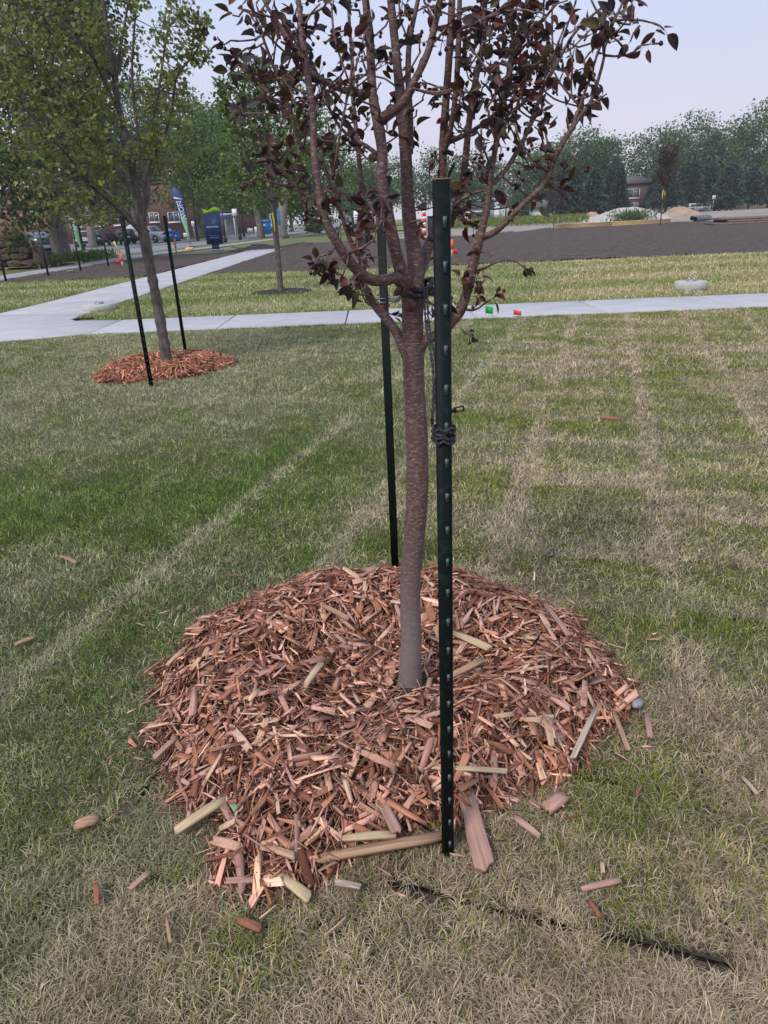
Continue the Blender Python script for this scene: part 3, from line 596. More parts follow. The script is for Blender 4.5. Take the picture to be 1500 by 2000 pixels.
# ================================================================ STEEL T-POSTS
m_tp = mat('green_post_paint', (.004, .0085, .008), .6, (.016, .025, .022), 45, .15, 60, lo=.56, hi=.78, spec=.14, bdist=.002)
m_tpb = mat('black_post_paint', (.012, .012, .013), .45, (.02, .02, .02), 20, spec=.4)
m_stud = mat('worn_stud', (.07, .11, .11), .5, (.015, .03, .03), 80, spec=.5)
m_rust = mat('post_cut_end', (.22, .13, .07), .8)
def tpost(base, h, label, m=None, studs=True, w=.036, rz=0.0, lean=(0, 0), group=None, spacing=.072, z0=.05, tapered=None):
    t = thing('steel_post', base, label, 'post', group); t.rotation_euler = (lean[0], lean[1], rz); m = m or m_tp
    a = w/2; pr = np.array([(-a, 0), (-a*.8, -.005), (-.006, -.007), (0, -.008), (.006, -.007), (a*.8, -.005), (a, 0), (a*.9, .003), (.004, .006), (.003, .032), (-.003, .032), (-.004, .006), (-a*.9, .003)])*[w/.036, w/.036] if False else np.array([(-a, 0), (-a*.8, -.005), (-.006, -.007), (0, -.008), (.006, -.007), (a*.8, -.005), (a, 0), (a*.9, .003), (.004, .006), (.003, .032), (-.003, .032), (-.004, .006), (-a*.9, .003)])
    mb = MB(); mb.prism(pr, -.12, h); me = mb.mesh('shaft'); o = link('shaft', me, m, t, local=True)
    cp = MB(); cp.prism(pr*.96, h, h+.0025); link('cut_end', cp.mesh('cut_end'), m_rust, t, local=True)
    if studs:
        s = MB(); s.add(np.array([(-.0034, 0, -.010), (.0034, 0, -.010), (.0034, 0, .010), (-.0034, 0, .010), (-.0024, -.005, -.006), (.0024, -.005, -.006), (.003, -.007, .009), (-.003, -.007, .009)]),
                        [[[0, 1, 5, 4], [1, 2, 6, 5], [2, 3, 7, 6], [3, 0, 4, 7], [4, 5, 6, 7]]]); sm = s.mesh('stud'); sm.materials.append(m_stud)
        z = z0
        while z < h-.03:
            q = bpy.data.objects.new('stud', sm); COL.objects.link(q); q.parent = t; q.location = (.003, -.0065, z); z += spacing
    return t
PB = G(875, 1672); PT = V(862.5, 351, PB[1])
post1 = tpost((PB[0], PB[1], 0), PT[2], 'dark green studded steel post standing nearest, in front of the trunk', rz=math.radians(8), w=.0315)
RB = G(770, 1112); RT = V(757, 395, RB[1])
tpost((RB[0], RB[1]-.02, 0), 1.58, 'dark green steel post right behind the purple tree trunk', rz=math.radians(215), w=.029, studs=False)
a = G(296, 755); tpost((a[0], a[1], 0), V(232, 422, a[1])[2], 'green steel post in front of the staked tree at the left', rz=.3, w=.042)
a = G(363, 688); tpost((a[0], a[1], 0), V(317, 422, a[1])[2], 'dark steel post behind the staked tree at the left', rz=2.6, w=.05, studs=False)
m_rib = mat('yellow_ribbon', (.75, .58, .06), .6)
names = ['first black steel post from the left edge', 'second black steel post from the left edge, before the stacked sod', 'third black steel post from the left, right of the big trunk', 'fourth black steel post from the left, with yellow ribbon', 'fifth black steel post from the left, behind the green studded post']
for q, (b_, t_) in enumerate([((12, 550), (-14, 455)), ((95, 540), (70, 441)), ((158, 530), (139, 433)), ((212, 520), (197, 433)), ((255, 513), (243, 434))]):
    a = G(*b_); h = V(*t_, a[1])[2]; p = tpost((a[0], a[1], 0), h, names[q], m_tpb, False, w=.075, rz=.4, group='black posts along the soil strip')
    if q == 3:
        mb = MB()
        for z in (h-.02, h-.22, h-.3): mb.lathe((0, 0, z), [(.055, -.03), (.06, 0), (.055, .03)], 8)
        mb.tube([(0, -.05, h), (.06, -.08, h+.06), (.12, -.06, h+.03)], .02, 4); link('ribbon', mb.mesh('ribbon'), m_rib, p, local=True)

# ---- tie straps
m_strap = mat('black_webbing', (.018, .019, .022), .8, (.06, .06, .07), 260, .4, 300, lo=.5, hi=.6)
TY = 1.964
strap = thing('tree_strap', (PB[0], PB[1], .9), 'black chain strap tying the trunk to the near post', 'strap')
mb = MB(); c = V(812, 556, TY); mb.tube([c+np.array([.045*math.cos(t), .045*math.sin(t), .012*math.sin(2*t+1)]) for t in np.linspace(0, 2*np.pi, 20)], .007, 6)
mb.tube([c+np.array([.047*math.cos(t), .047*math.sin(t), -.015+.01*math.sin(t)]) for t in np.linspace(0, 2*np.pi, 20)], .006, 6); mb.build('trunk_loop', m_strap, strap)
A_ = c+np.array([.02, -.045, -.01]); B_ = V(832, 640, 1.75); C_ = V(846, 725, 1.45); D_ = np.array([PB[0]-.02, PB[1]+.03, V(862, 835, PB[1])[2]])
for dx in (0, .007):
    mb = MB(); pth = spline([A_+[dx, 0, 0], B_+[dx, 0, .01], C_+[dx, 0, 0], D_+[0, 0, dx]], .012); w = .0027*(1+.4*np.sin(np.arange(len(pth))*2.4)); mb.tube(pth, w, 6); mb.build('strap_run', m_strap, strap)
zc = V(864, 850, PB[1])[2]
for q in range(4):
    mb = MB(); z = zc+(q-1.5)*.0085; tl = rng.normal()*.004
    mb.tube([(PB[0]+.0205*math.cos(t)*1.0, PB[1]+.010+.021*math.sin(t), z+tl*math.cos(t)+.003*rng.normal()) for t in np.linspace(0, 2*np.pi, 16)], .0038+.0008*rng.random(), 6); mb.build('wrap', m_strap, strap, True)
a = V(878, 803, PB[1]); b = V(907, 797, PB[1]); d = (b-a); L_ = np.linalg.norm(d); mb = MB(); yaw = math.atan2(d[2], d[0])
for (cx, cz, sx, sz) in [(.12, 0, .26, .5), (.32, 0, .14, .7), (.66, .3, .66, .16), (.66, -.3, .66, .16), (.94, 0, .12, .75), (.42, 0, .1, .6)]:
    k = L_; q = np.array([cx*k, 0, cz*.011*1.25]); mb.box((a[0]+q[0]*math.cos(yaw)-q[2]*math.sin(yaw), a[1], a[2]+q[0]*math.sin(yaw)+q[2]*math.cos(yaw)), (sx*k, .0035, sz*.0125), rot=np.array([[math.cos(yaw), 0, -math.sin(yaw)], [0, 1, 0], [math.sin(yaw), 0, math.cos(yaw)]]))
mb.build('buckle', mat('black_plastic', (.012, .012, .013), .45), strap)
m_wire = mat('grey_wire', (.16, .17, .19), .5, metal=.5)
tie = thing('tie_wire', (RB[0], RB[1], 1.3), 'grey wire tie from the trunk to the post behind', 'wire')
for q, (y0, y1) in enumerate([(575, 588), (583, 588), (578, 582)]):
    mb = MB(); r0 = V(758, y1-2, RB[1]); t0 = V(797, y0-18, TY+.03); mb.tube(spline([t0, (t0*.5+r0*.5)+[0, 0, -.02], r0+[0, -.02, 0]], .02), .0028, 5)
    mb.tube([(RB[0]+.028*math.cos(t), RB[1]-.01+.028*math.sin(t), r0[2]+.002*q+.006*math.sin(t)) for t in np.linspace(0, 2*np.pi, 14)], .0028, 5); mb.build('strand', m_wire, tie)
mb = MB(); r0 = V(766, 591, RB[1]); mb.lathe((RB[0], RB[1]-.005, r0[2]-.008), [(.026, -.006), (.029, 0), (.026, .006)], 12); mb.build('red_band', mat('red_tape', (.4, .02, .03), .5), tie)

# ================================================================ THE PURPLE CRAB APPLE TREE
m_bark = mat('crab_bark', (.098, .050, .046), .62, (.205, .155, .142), 75, .5, 80, coords='World', stretch=(1, 1, 1.8), spec=.35, detail=9, lo=.46, hi=.78, bdist=.004)
_n = m_bark.node_tree; _b = _n.nodes['Principled BSDF']          # greyer, rougher bark at the foot of the trunk
_src = _b.inputs['Base Color'].links[0].from_socket; _g = _n.nodes.new('ShaderNodeNewGeometry'); _s = _n.nodes.new('ShaderNodeSeparateXYZ'); _n.links.new(_g.outputs['Position'], _s.inputs[0])
_mr = _n.nodes.new('ShaderNodeMapRange'); _mr.inputs[1].default_value = .62; _mr.inputs[2].default_value = .18; _n.links.new(_s.outputs[2], _mr.inputs[0])
_mx = _n.nodes.new('ShaderNodeMix'); _mx.data_type = 'RGBA'; _mx.inputs[7].default_value = (.19, .165, .15, 1); _ml = _n.nodes.new('ShaderNodeMath'); _ml.operation = 'MULTIPLY'; _ml.inputs[1].default_value = .8
_n.links.new(_mr.outputs[0], _ml.inputs[0]); _n.links.new(_ml.outputs[0], _mx.inputs[0]); _n.links.new(_src, _mx.inputs[6]); _n.links.new(_mx.outputs[2], _b.inputs['Base Color'])
_m2 = _n.nodes.new('ShaderNodeMapping'); _m2.inputs['Scale'].default_value = (1, 1, 5.5); _n.links.new(_g.outputs['Position'], _m2.inputs[0]); _z2 = _n.nodes.new('ShaderNodeTexNoise'); _z2.inputs['Scale'].default_value = 55; _z2.inputs['Detail'].default_value = 3; _n.links.new(_m2.outputs[0], _z2.inputs[0])
_r2 = _n.nodes.new('ShaderNodeMapRange'); _r2.inputs[1].default_value = .60; _r2.inputs[2].default_value = .68; _r2.inputs[4].default_value = .7; _n.links.new(_z2.outputs[0], _r2.inputs[0]); _x2 = _n.nodes.new('ShaderNodeMix'); _x2.data_type = 'RGBA'; _x2.inputs[7].default_value = (.34, .27, .245, 1); _n.links.new(_r2.outputs[0], _x2.inputs[0]); _n.links.new(_mx.outputs[2], _x2.inputs[6]); _n.links.new(_x2.outputs[2], _b.inputs['Base Color'])   # pale lenticel dashes
LIMBS = {   # name: [(px, py, Y, width px)]
 'A': [(806, 600, 1.955, 34), (797, 567, 1.94, 32), (783, 527, 1.92, 28), (770, 480, 1.90, 26), (757, 417, 1.89, 25), (745, 350, 1.89, 24), (747, 300, 1.90, 23), (737, 233, 1.92, 24), (728, 187, 1.93, 20), (725, 133, 1.94, 19), (722, 67, 1.95, 18), (716, 20, 1.95, 16), (708, -70, 1.95, 13)],
 'B': [(790, 560, 1.93, 26), (775, 543, 1.90, 25), (753, 547, 1.86, 24), (727, 547, 1.83, 24), (700, 530, 1.80, 22), (677, 503, 1.78, 21), (650, 460, 1.77, 20), (633, 423, 1.77, 20), (622, 377, 1.78, 18), (617, 330, 1.79, 17), (613, 283, 1.80, 16), (611, 217, 1.81, 15), (601, 150, 1.82, 14), (597, 117, 1.83, 14), (590, 67, 1.83, 12), (583, 0, 1.84, 11), (575, -70, 1.84, 9)],
 'C': [(808, 600, 1.965, 40), (812, 555, 1.98, 38), (811, 507, 1.99, 34), (803, 457, 2.0, 31), (797, 400, 2.0, 28), (794, 333, 2.0, 26), (788, 233, 2.0, 24), (778, 150, 2.0, 20), (770, 67, 2.0, 18), (763, 0, 2.0, 16), (757, -70, 2.0, 13)],
 'D': [(737, 236, 1.92, 20), (752, 228, 1.90, 20), (768, 217, 1.88, 19), (790, 197, 1.86, 18), (810, 157, 1.85, 16), (833, 110, 1.84, 15), (847, 60, 1.84, 14), (860, 0, 1.83, 13), (872, -70, 1.82, 11)],
 'E': [(812, 545, 1.99, 26), (826, 512, 2.03, 25), (840, 475, 2.07, 23), (866, 445, 2.10, 20), (884, 425, 2.12, 18), (900, 367, 2.12, 17), (908, 320, 2.12, 15), (917, 233, 2.12, 14), (930, 150, 2.12, 13), (943, 83, 2.12, 12), (947, 0, 2.12, 11), (951, -70, 2.12, 8)],
 'F': [(812, 690, 1.965, 30), (826, 668, 1.96, 24), (845, 658, 1.95, 22), (870, 642, 1.94, 22), (890, 620, 1.93, 22), (902, 600, 1.92, 22), (912, 570, 1.92, 21), (924, 517, 1.91, 21), (937, 467, 1.90, 19), (948, 417, 1.90, 15), (957, 360, 1.90, 13), (966, 300, 1.9, 11), (980, 230, 1.9, 10), (992, 160, 1.9, 9), (1007, 100, 1.9, 8), (1020, 40, 1.9, 8), (1034, -20, 1.9, 7)],
 'J': [(800, 700, 1.965, 26), (787, 675, 1.97, 24), (771, 643, 1.99, 21), (753, 620, 2.01, 20), (733, 597, 2.03, 18), (716, 567, 2.06, 16), (702, 540, 2.09, 15), (699, 487, 2.12, 14), (702, 443, 2.14, 13), (706, 387, 2.16, 12), (703, 333, 2.17, 11), (697, 267, 2.18, 10), (690, 200, 2.2, 9), (688, 120, 2.2, 8), (682, 40, 2.2, 7), (680, -40, 2.2, 6)],
 'C2': [(800, 300, 2.0, 14), (801, 233, 2.02, 14), (797, 150, 2.03, 12), (800, 80, 2.04, 11), (812, 20, 2.05, 10), (826, -40, 2.05, 8)],
 'E2': [(842, 472, 2.07, 20), (852, 430, 2.05, 18), (862, 360, 2.04, 17), (866, 267, 2.03, 17), (872, 183, 2.02, 16), (878, 100, 2.01, 16), (882, 20, 2.01, 15), (885, -60, 2.01, 13)],
 'E3': [(866, 300, 2.03, 12), (880, 250, 2.0, 12), (889, 190, 1.98, 12), (895, 100, 1.97, 12), (897, 20, 1.97, 11), (900, -60, 1.97, 9)],
 'G': [(940, 464, 1.90, 14), (958, 458, 1.88, 13), (983, 440, 1.86, 13), (1017, 403, 1.84, 12), (1043, 380, 1.83, 12), (1067, 353, 1.82, 11), (1083, 310, 1.81, 11), (1100, 277, 1.80, 11), (1113, 257, 1.80, 10), (1133, 227, 1.79, 8), (1155, 195, 1.79, 7), (1170, 150, 1.78, 7), (1180, 110, 1.78, 6), (1178, 90, 1.78, 6), (1200, 40, 1.78, 6), (1216, 5, 1.78, 5), (1230, -40, 1.78, 4)],
 'G2': [(1113, 257, 1.80, 8), (1127, 223, 1.80, 7), (1143, 177, 1.80, 6), (1157, 135, 1.8, 6), (1172, 92, 1.79, 5), (1190, 60, 1.79, 4)],
 'H': [(955, 365, 1.9, 10), (985, 335, 1.93, 10), (1012, 292, 1.95, 10), (1030, 257, 1.96, 9), (1041, 227, 1.97, 9), (1054, 193, 1.98, 8), (1065, 163, 1.98, 7), (1083, 133, 1.98, 7), (1100, 100, 1.99, 7), (1120, 67, 1.99, 7), (1142, 43, 2.0, 6), (1182, 10, 2.0, 5), (1215, -10, 2.0, 4)],
 'I': [(868, 280, 2.03, 11), (910, 263, 2.05, 10), (943, 243, 2.07, 9), (972, 233, 2.08, 8), (1000, 217, 2.08, 8), (1027, 197, 2.09, 7), (1050, 165, 2.09, 6), (1075, 120, 2.1, 5), (1100, 60, 2.1, 4)],
 'K': [(700, 500, 2.11, 10), (682, 465, 2.10, 10), (667, 420, 2.09, 9), (650, 377, 2.08, 9), (632, 325, 2.07, 9), (603, 300, 2.05, 8), (583, 277, 2.04, 8), (567, 217, 2.03, 8), (547, 167, 2.02, 7), (533, 127, 2.01, 7), (517, 83, 2.0, 6), (500, 35, 2.0, 5), (487, -15, 2.0, 4)],
 'D2': [(722, 184, 1.93, 15), (700, 182, 1.92, 14), (673, 177, 1.91, 13), (645, 165, 1.90, 12), (615, 148, 1.89, 11), (590, 118, 1.89, 10), (567, 83, 1.89, 9), (545, 48, 1.89, 8), (520, 10, 1.89, 7), (500, -30, 1.89, 5)],
 'P': [(840, 60, 1.84, 8), (870, 52, 1.85, 8), (900, 55, 1.86, 8), (950, 35, 1.86, 8), (985, 15, 1.86, 7), (1010, -10, 1.86, 6)],
 'Q': [(960, 330, 1.9, 9), (972, 250, 1.95, 8), (985, 180, 2.0, 8), (1000, 110, 2.02, 7), (1030, 60, 2.03, 7), (1060, 40, 2.03, 6), (1090, 0, 2.03, 5)],
 'T1': [(630, 433, 1.77, 8), (610, 430, 1.76, 7), (597, 407, 1.75, 6), (582, 375, 1.74, 6), (567, 350, 1.73, 5), (543, 320, 1.72, 4)],
 'T2': [(617, 397, 1.78, 9), (597, 382, 1.77, 7), (580, 370, 1.76, 6), (560, 345, 1.76, 5), (535, 322, 1.75, 4)],
 'T3': [(612, 366, 1.79, 6), (585, 366, 1.76, 5), (555, 362, 1.74, 5), (513, 350, 1.72, 4)],
 'T4': [(672, 500, 1.78, 8), (690, 490, 1.75, 7), (712, 482, 1.73, 6), (730, 468, 1.72, 5), (735, 452, 1.72, 3)],
 'T5': [(934, 528, 1.91, 6), (950, 522, 1.88, 5), (970, 512, 1.86, 4), (993, 507, 1.85, 4), (1010, 512, 1.85, 3)],
 'T6': [(906, 604, 1.92, 6), (922, 606, 1.9, 5), (935, 602, 1.89, 4), (950, 590, 1.88, 3)],
 'T7': [(735, 300, 1.90, 9), (715, 285, 1.93, 8), (690, 270, 1.95, 7), (665, 250, 1.97, 7), (645, 215, 1.98, 6), (632, 170, 2.0, 5)],
 'T8': [(650, 350, 1.79, 6), (658, 300, 1.75, 6), (668, 240, 1.74, 5), (680, 180, 1.73, 5), (690, 110, 1.73, 4)],
 'T9': [(1180, 108, 1.78, 5), (1200, 110, 1.77, 4), (1222, 108, 1.77, 4), (1240, 100, 1.77, 3)],
 'T10': [(1200, 40, 1.78, 5), (1225, 38, 1.78, 4), (1255, 40, 1.78, 4), (1275, 45, 1.78, 3)],
 'T11': [(884, 440, 2.1, 8), (890, 400, 1.95, 7), (930, 375, 1.9, 6), (945, 372, 1.9, 4)],
 'T12': [(822, 575, 1.95, 7), (840, 592, 1.9, 6), (858, 600, 1.88, 5)],
}
crab = thing('crab_apple_tree', (G(800, 1345)[0], TY, 0), 'small purple leaved tree with reddish trunk on the large mulch mound', 'tree')
def limbpath(pts, step=.02, ws=1.0):
    q = np.array([[*V(a, b, c), pxr(V(a, b, c), w*ws)] for a, b, c, w in pts]); return spline(q, step)
TRUNK = [(801, 1372, 1.955, 84), (801, 1352, 1.958, 62), (801, 1330, 1.96, 50), (802, 1295, 1.96, 43), (803, 1240, 1.962, 40), (801, 1170, 1.964, 39), (803, 1110, TY, 41), (810, 1040, TY, 42), (815, 960, TY, 43), (815, 880, TY, 43), (812, 800, TY, 42), (808, 740, TY, 41), (807, 690, TY, 43), (806, 650, TY, 42), (806, 610, TY, 42), (807, 575, TY, 44), (809, 550, TY, 34)]
tp = limbpath(TRUNK, .012); mb = MB()
rw = 1+.05*(vn(np.arange(len(tp)), np.zeros(len(tp)), 6, 5)-.5)+.03*(vn(np.arange(len(tp)), np.zeros(len(tp)), 2, 6)-.5)
mb.tube(tp[:, :3], tp[:, 3]*rw, 28, True, .012); mb.build('trunk', m_bark, crab, True)
LP = {}
for k, pts in LIMBS.items():
    q = limbpath(pts, .015, .92); LP[k] = q; mb = MB(); n = len(q)
    rw = 1+.12*(vn(np.arange(n), np.zeros(n)+len(k)*7, 3, hash(k) % 97 if False else len(pts))-.5); rw[:3] *= 1.12
    mb.tube(q[:, :3], q[:, 3]*rw, 12 if pts[0][3] > 12 else 7, True, .02)
    if pts[0][3] > 12:          # knobs and bud scars
        for t in rng.integers(4, n-2, max(2, n//14)):
            p = q[t, :3]; d = rng.normal(size=3); d /= np.linalg.norm(d); mb.tube([p, p+d*q[t, 3]*1.15, p+d*q[t, 3]*1.5], [q[t, 3]*.5, q[t, 3]*.4, q[t, 3]*.15], 6)
    mb.build('branch', m_bark, crab, True)
# leaves: folded, curved blades with a short stalk
def leafshape(cup, curl, asym, w=.5):
    rows = np.array([0, .12, .3, .52, .74, .9, 1.0]); wid = np.array([.02, .62, 1.0, .98, .68, .30, .01])*w/2*1.0
    v = []
    for t, ww in zip(rows, wid):
        z = curl*(t*t)*.5; y = t-.12*abs(curl)*t*t
        for s in (-1, -.5, 0, .5, 1): v.append((s*ww*(1+asym*s), y, -z+cup*abs(s)*ww))
    v = np.array(v); i = (np.arange(6)[:, None]*5+np.arange(4)[None]).ravel(); q = np.stack([i, i+1, i+6, i+5], -1)
    st = np.array([(-.012, 0, 0), (.012, 0, 0), (.012, -.35, .05), (-.012, -.35, .05)]); return np.r_[v, st], np.r_[q, [[35, 36, 37, 38]]]
LSH = [leafshape(c, u, a, w) for c, u, a, w in [(.5, .3, .1, .52), (.9, .6, -.1, .50), (.3, -.3, .08, .55), (1.2, .9, 0, .46), (.6, 1.2, .15, .5), (.2, .1, -.05, .58), (1.6, .4, 0, .42), (.7, -.6, .1, .52)]]
LEAFC = [(.055, .024, .024), (.08, .030, .026), (.036, .022, .025), (.10, .052, .022), (.06, .055, .053), (.11, .032, .028), (.05, .036, .034), (.075, .058, .026)]
m_leaf = mat('purple_leaf', (.05, .02, .025), .5, (.7, .7, .7), 30, .2, 60, objrand=LEAFC, trans=.32, spec=.45)
m_leafa = mat('purple_leaf_mass', (.05, .02, .025), .5, attr=True, trans=.32, spec=.45)
LME = [fastmesh('leaf', v, [q], None, None, True) for v, q in LSH]
for me in LME: me.materials.append(m_leaf)
leaf_list = []      # (pos, dir, up, length)
tw = MB(); fr = MB(); m_fruit = mat('dark_fruitlet', (.045, .012, .016), .45)
def unit(a): return a/(np.linalg.norm(a)+1e-9)
def spur(p, out, n, L_=.05, fruit=.35):
    out = unit(out+.45*rng.normal(size=3)); tip = p+out*L_; mid = p+out*L_*.5+rng.normal(size=3)*.004
    tw.tube([p, mid, tip], [.0026, .0021, .0016], 5)
    for i in range(n):
        d = unit(out*.35+rng.normal(size=3)*.75+np.array([0, 0, -.15])); s = rng.uniform(.024, .043); a = p+(tip-p)*rng.uniform(.55, 1.0)
        leaf_list.append((a+d*s*.30, d, unit(rng.normal(size=3)+[0, 0, .8]), s))
    if rng.random() < fruit:
        for i in range(rng.integers(2, 5)):
            d = unit(out*.6+rng.normal(size=3)*.6); e = tip+d*rng.uniform(.018, .03); tw.tube([tip, (tip+e)/2+[0, 0, .002], e], .0008, 4)
            fr.lathe(e, [(.0008, -.0052), (.0038, -.003), (.0046, 0), (.003, .0035), (.001, .005)], 6)
DENS = {'A': 1.0, 'B': 1.1, 'C': .9, 'D': 1.2, 'E': 1.5, 'F': 1.7, 'J': 1.2, 'C2': 1.2, 'E2': .9, 'E3': 1.1, 'G': 1.2, 'G2': .8, 'H': 1.9, 'I': 2.0, 'K': 1.5, 'D2': 1.9, 'P': 1.7, 'Q': 2.4, 'T1': 1.6, 'T2': 2.0, 'T3': .5, 'T4': 1.6, 'T5': .7, 'T6': 1.0, 'T7': 1.7, 'T8': 1.6, 'T9': 1.2, 'T10': 1.3, 'T11': 2.0, 'T12': 1.5}
for k, q in LP.items():
    L_ = len(q); npx = np.array([(750+FPX*((p[:3]-[0, 0, CAMH])@_R)/((p[:3]-[0, 0, CAMH])@_f), 1000-FPX*((p[:3]-[0, 0, CAMH])@_U)/((p[:3]-[0, 0, CAMH])@_f)) for p in q])
    for i in range(2, L_):
        py = npx[i, 1]; base = .30 if py < 330 else (.13 if py < 470 else .05)
        if k[0] == 'T' or k in ('Q', 'H', 'I', 'P'): base = .26
        if rng.random() < base*DENS[k]*.46:
            tdir = unit(q[min(i+1, L_-1), :3]-q[i-1, :3]); out = rng.normal(size=3); out -= tdir*(out@tdir); out = unit(out)+tdir*.5
            spur(q[i, :3], out, rng.integers(2, 5), rng.uniform(.02, .07))
    p = q[-1, :3]; spur(p, unit(q[-1, :3]-q[-3, :3]), 4, .03)
for (px, py, Y, n) in [(640, 490, 1.72, 7), (655, 515, 1.72, 8), (668, 540, 1.73, 8), (690, 548, 1.76, 5), (625, 500, 1.72, 4), (700, 575, 1.95, 4), (715, 590, 1.98, 4), (728, 425, 1.73, 6), (745, 410, 1.75, 5), (720, 395, 1.76, 5), (735, 445, 1.75, 4), (700, 470, 1.8, 5), (905, 545, 1.9, 4), (925, 535, 1.9, 3), (945, 575, 1.9, 3), (940, 555, 1.88, 3), (960, 500, 1.86, 3), (1000, 400, 1.9, 5), (935, 420, 1.93, 4), (820, 430, 1.93, 5), (828, 410, 1.93, 4), (870, 580, 1.95, 3), (900, 640, 1.93, 3), (545, 310, 1.72, 6), (520, 300, 1.73, 5), (640, 370, 1.76, 4), (480, 95, 1.98, 6), (465, 80, 1.98, 4), (1215, 90, 1.77, 3), (1250, 50, 1.78, 3), (1115, 300, 1.8, 2), (1075, 350, 1.82, 2), (700, 505, 2.05, 7), (695, 525, 2.05, 6), (712, 470, 2.08, 6)]:
    p = V(px, py, Y); near = min((np.linalg.norm(q[:, :3]-p, axis=1).min(), k) for k, q in LP.items()); q = LP[near[1]]; b = q[np.linalg.norm(q[:, :3]-p, axis=1).argmin(), :3]
    if np.linalg.norm(p-b) > .03: tw.tube(spline([b, (b+p)/2+rng.normal(size=3)*.008, p], .02), .0022, 5)
    spur(p, unit(p-b), n, .035, .5)
# extra leafy shoots filling the crown
for (x0, x1, y0, y1, n) in [(930, 1130, -30, 270, 62), (470, 720, -30, 230, 42), (730, 930, -30, 300, 24), (560, 720, 230, 420, 7), (890, 1080, 260, 400, 8), (1130, 1240, -20, 130, 7)]:
    for _ in range(n):
        p = V(rng.uniform(x0, x1), rng.uniform(y0, y1), rng.uniform(1.75, 2.25)); best = min(((np.linalg.norm(q[:, :3]-p, axis=1).min(), k) for k, q in LP.items())); q = LP[best[1]]
        if best[0] > .22: continue
        i = np.linalg.norm(q[:, :3]-p, axis=1).argmin(); b = q[max(i-3, 0), :3]; tw.tube(spline([b, (b+p)/2+rng.normal(size=3)*.01+[0, 0, -.01], p], .025), [*np.linspace(.0032, .0018, len(spline([b, (b+p)/2, p], .025)))] if False else .0024, 5)
        spur(p, unit(p-b), rng.integers(2, 5), .03); spur((p+b)/2, rng.normal(size=3), rng.integers(1, 3), .02)
tw.build('twigs', m_bark, crab, False, 'stuff'); fr.build('fruitlets', m_fruit, crab, True, 'stuff')
def leafmat(p, d, up, s):
    y = d; x = unit(np.cross(y, up)); z = np.cross(x, y); return np.array([x, y, z]).T*s
print('crab leaves', len(leaf_list))
idx = rng.permutation(len(leaf_list)); order = sorted(idx, key=lambda i: -leaf_list[i][3]/depth(leaf_list[i][0]))
parts = []
for r, i in enumerate(order):
    p, d, up, s = leaf_list[i]; A = leafmat(p, d, up, s); w = rng.integers(0, 8)
    if r < 300:
        Mx = Matrix(((A[0, 0], A[0, 1], A[0, 2], p[0]), (A[1, 0], A[1, 1], A[1, 2], p[1]), (A[2, 0], A[2, 1], A[2, 2], p[2]), (0, 0, 0, 1)))
        place('leaf', LME[w], None, crab, Mx)
    else:
        v, q = LSH[w]; c = np.array(LEAFC[rng.integers(0, 8)])*(.8+.5*rng.random()); parts.append((v@A.T+p, [q], np.tile(c, (len(v), 1))))
v, f, c = join(parts); link('leaves', fastmesh('leaves', v, f, c, None, True), m_leafa, crab, 'stuff')

# ================================================================ GREEN TREES NEAR BY
def leafquads(P, D, S, C, w=.6):
    """many small pointed leaves: 2 triangles-ish rhombs folded on the midrib"""
    n = len(P); D = D/np.linalg.norm(D, axis=1)[:, None]; U_ = rng.normal(size=(n, 3)); X = np.cross(D, U_); X /= np.linalg.norm(X, axis=1)[:, None]; N = np.cross(X, D)
    S = S[:, None]; a = P; b = P+D*S*.45+X*S*w*.5+N*S*.08; t = P+D*S; d = P+D*S*.45-X*S*w*.5+N*S*.08; v = np.stack([a, b, t, d], 1).reshape(-1, 3); i = np.arange(n)*4
    return v, [np.stack([i, i+1, i+2, i+3], -1)], np.repeat(C, 4, 0)
m_green = mat('green_leaf', (.1, .14, .03), .6, attr=True, trans=.4, spec=.3)
m_gbark = mat('grey_bark', (.155, .135, .125), .85, (.07, .06, .056), 30, .8, 60, coords='World', stretch=(1, 1, .35))
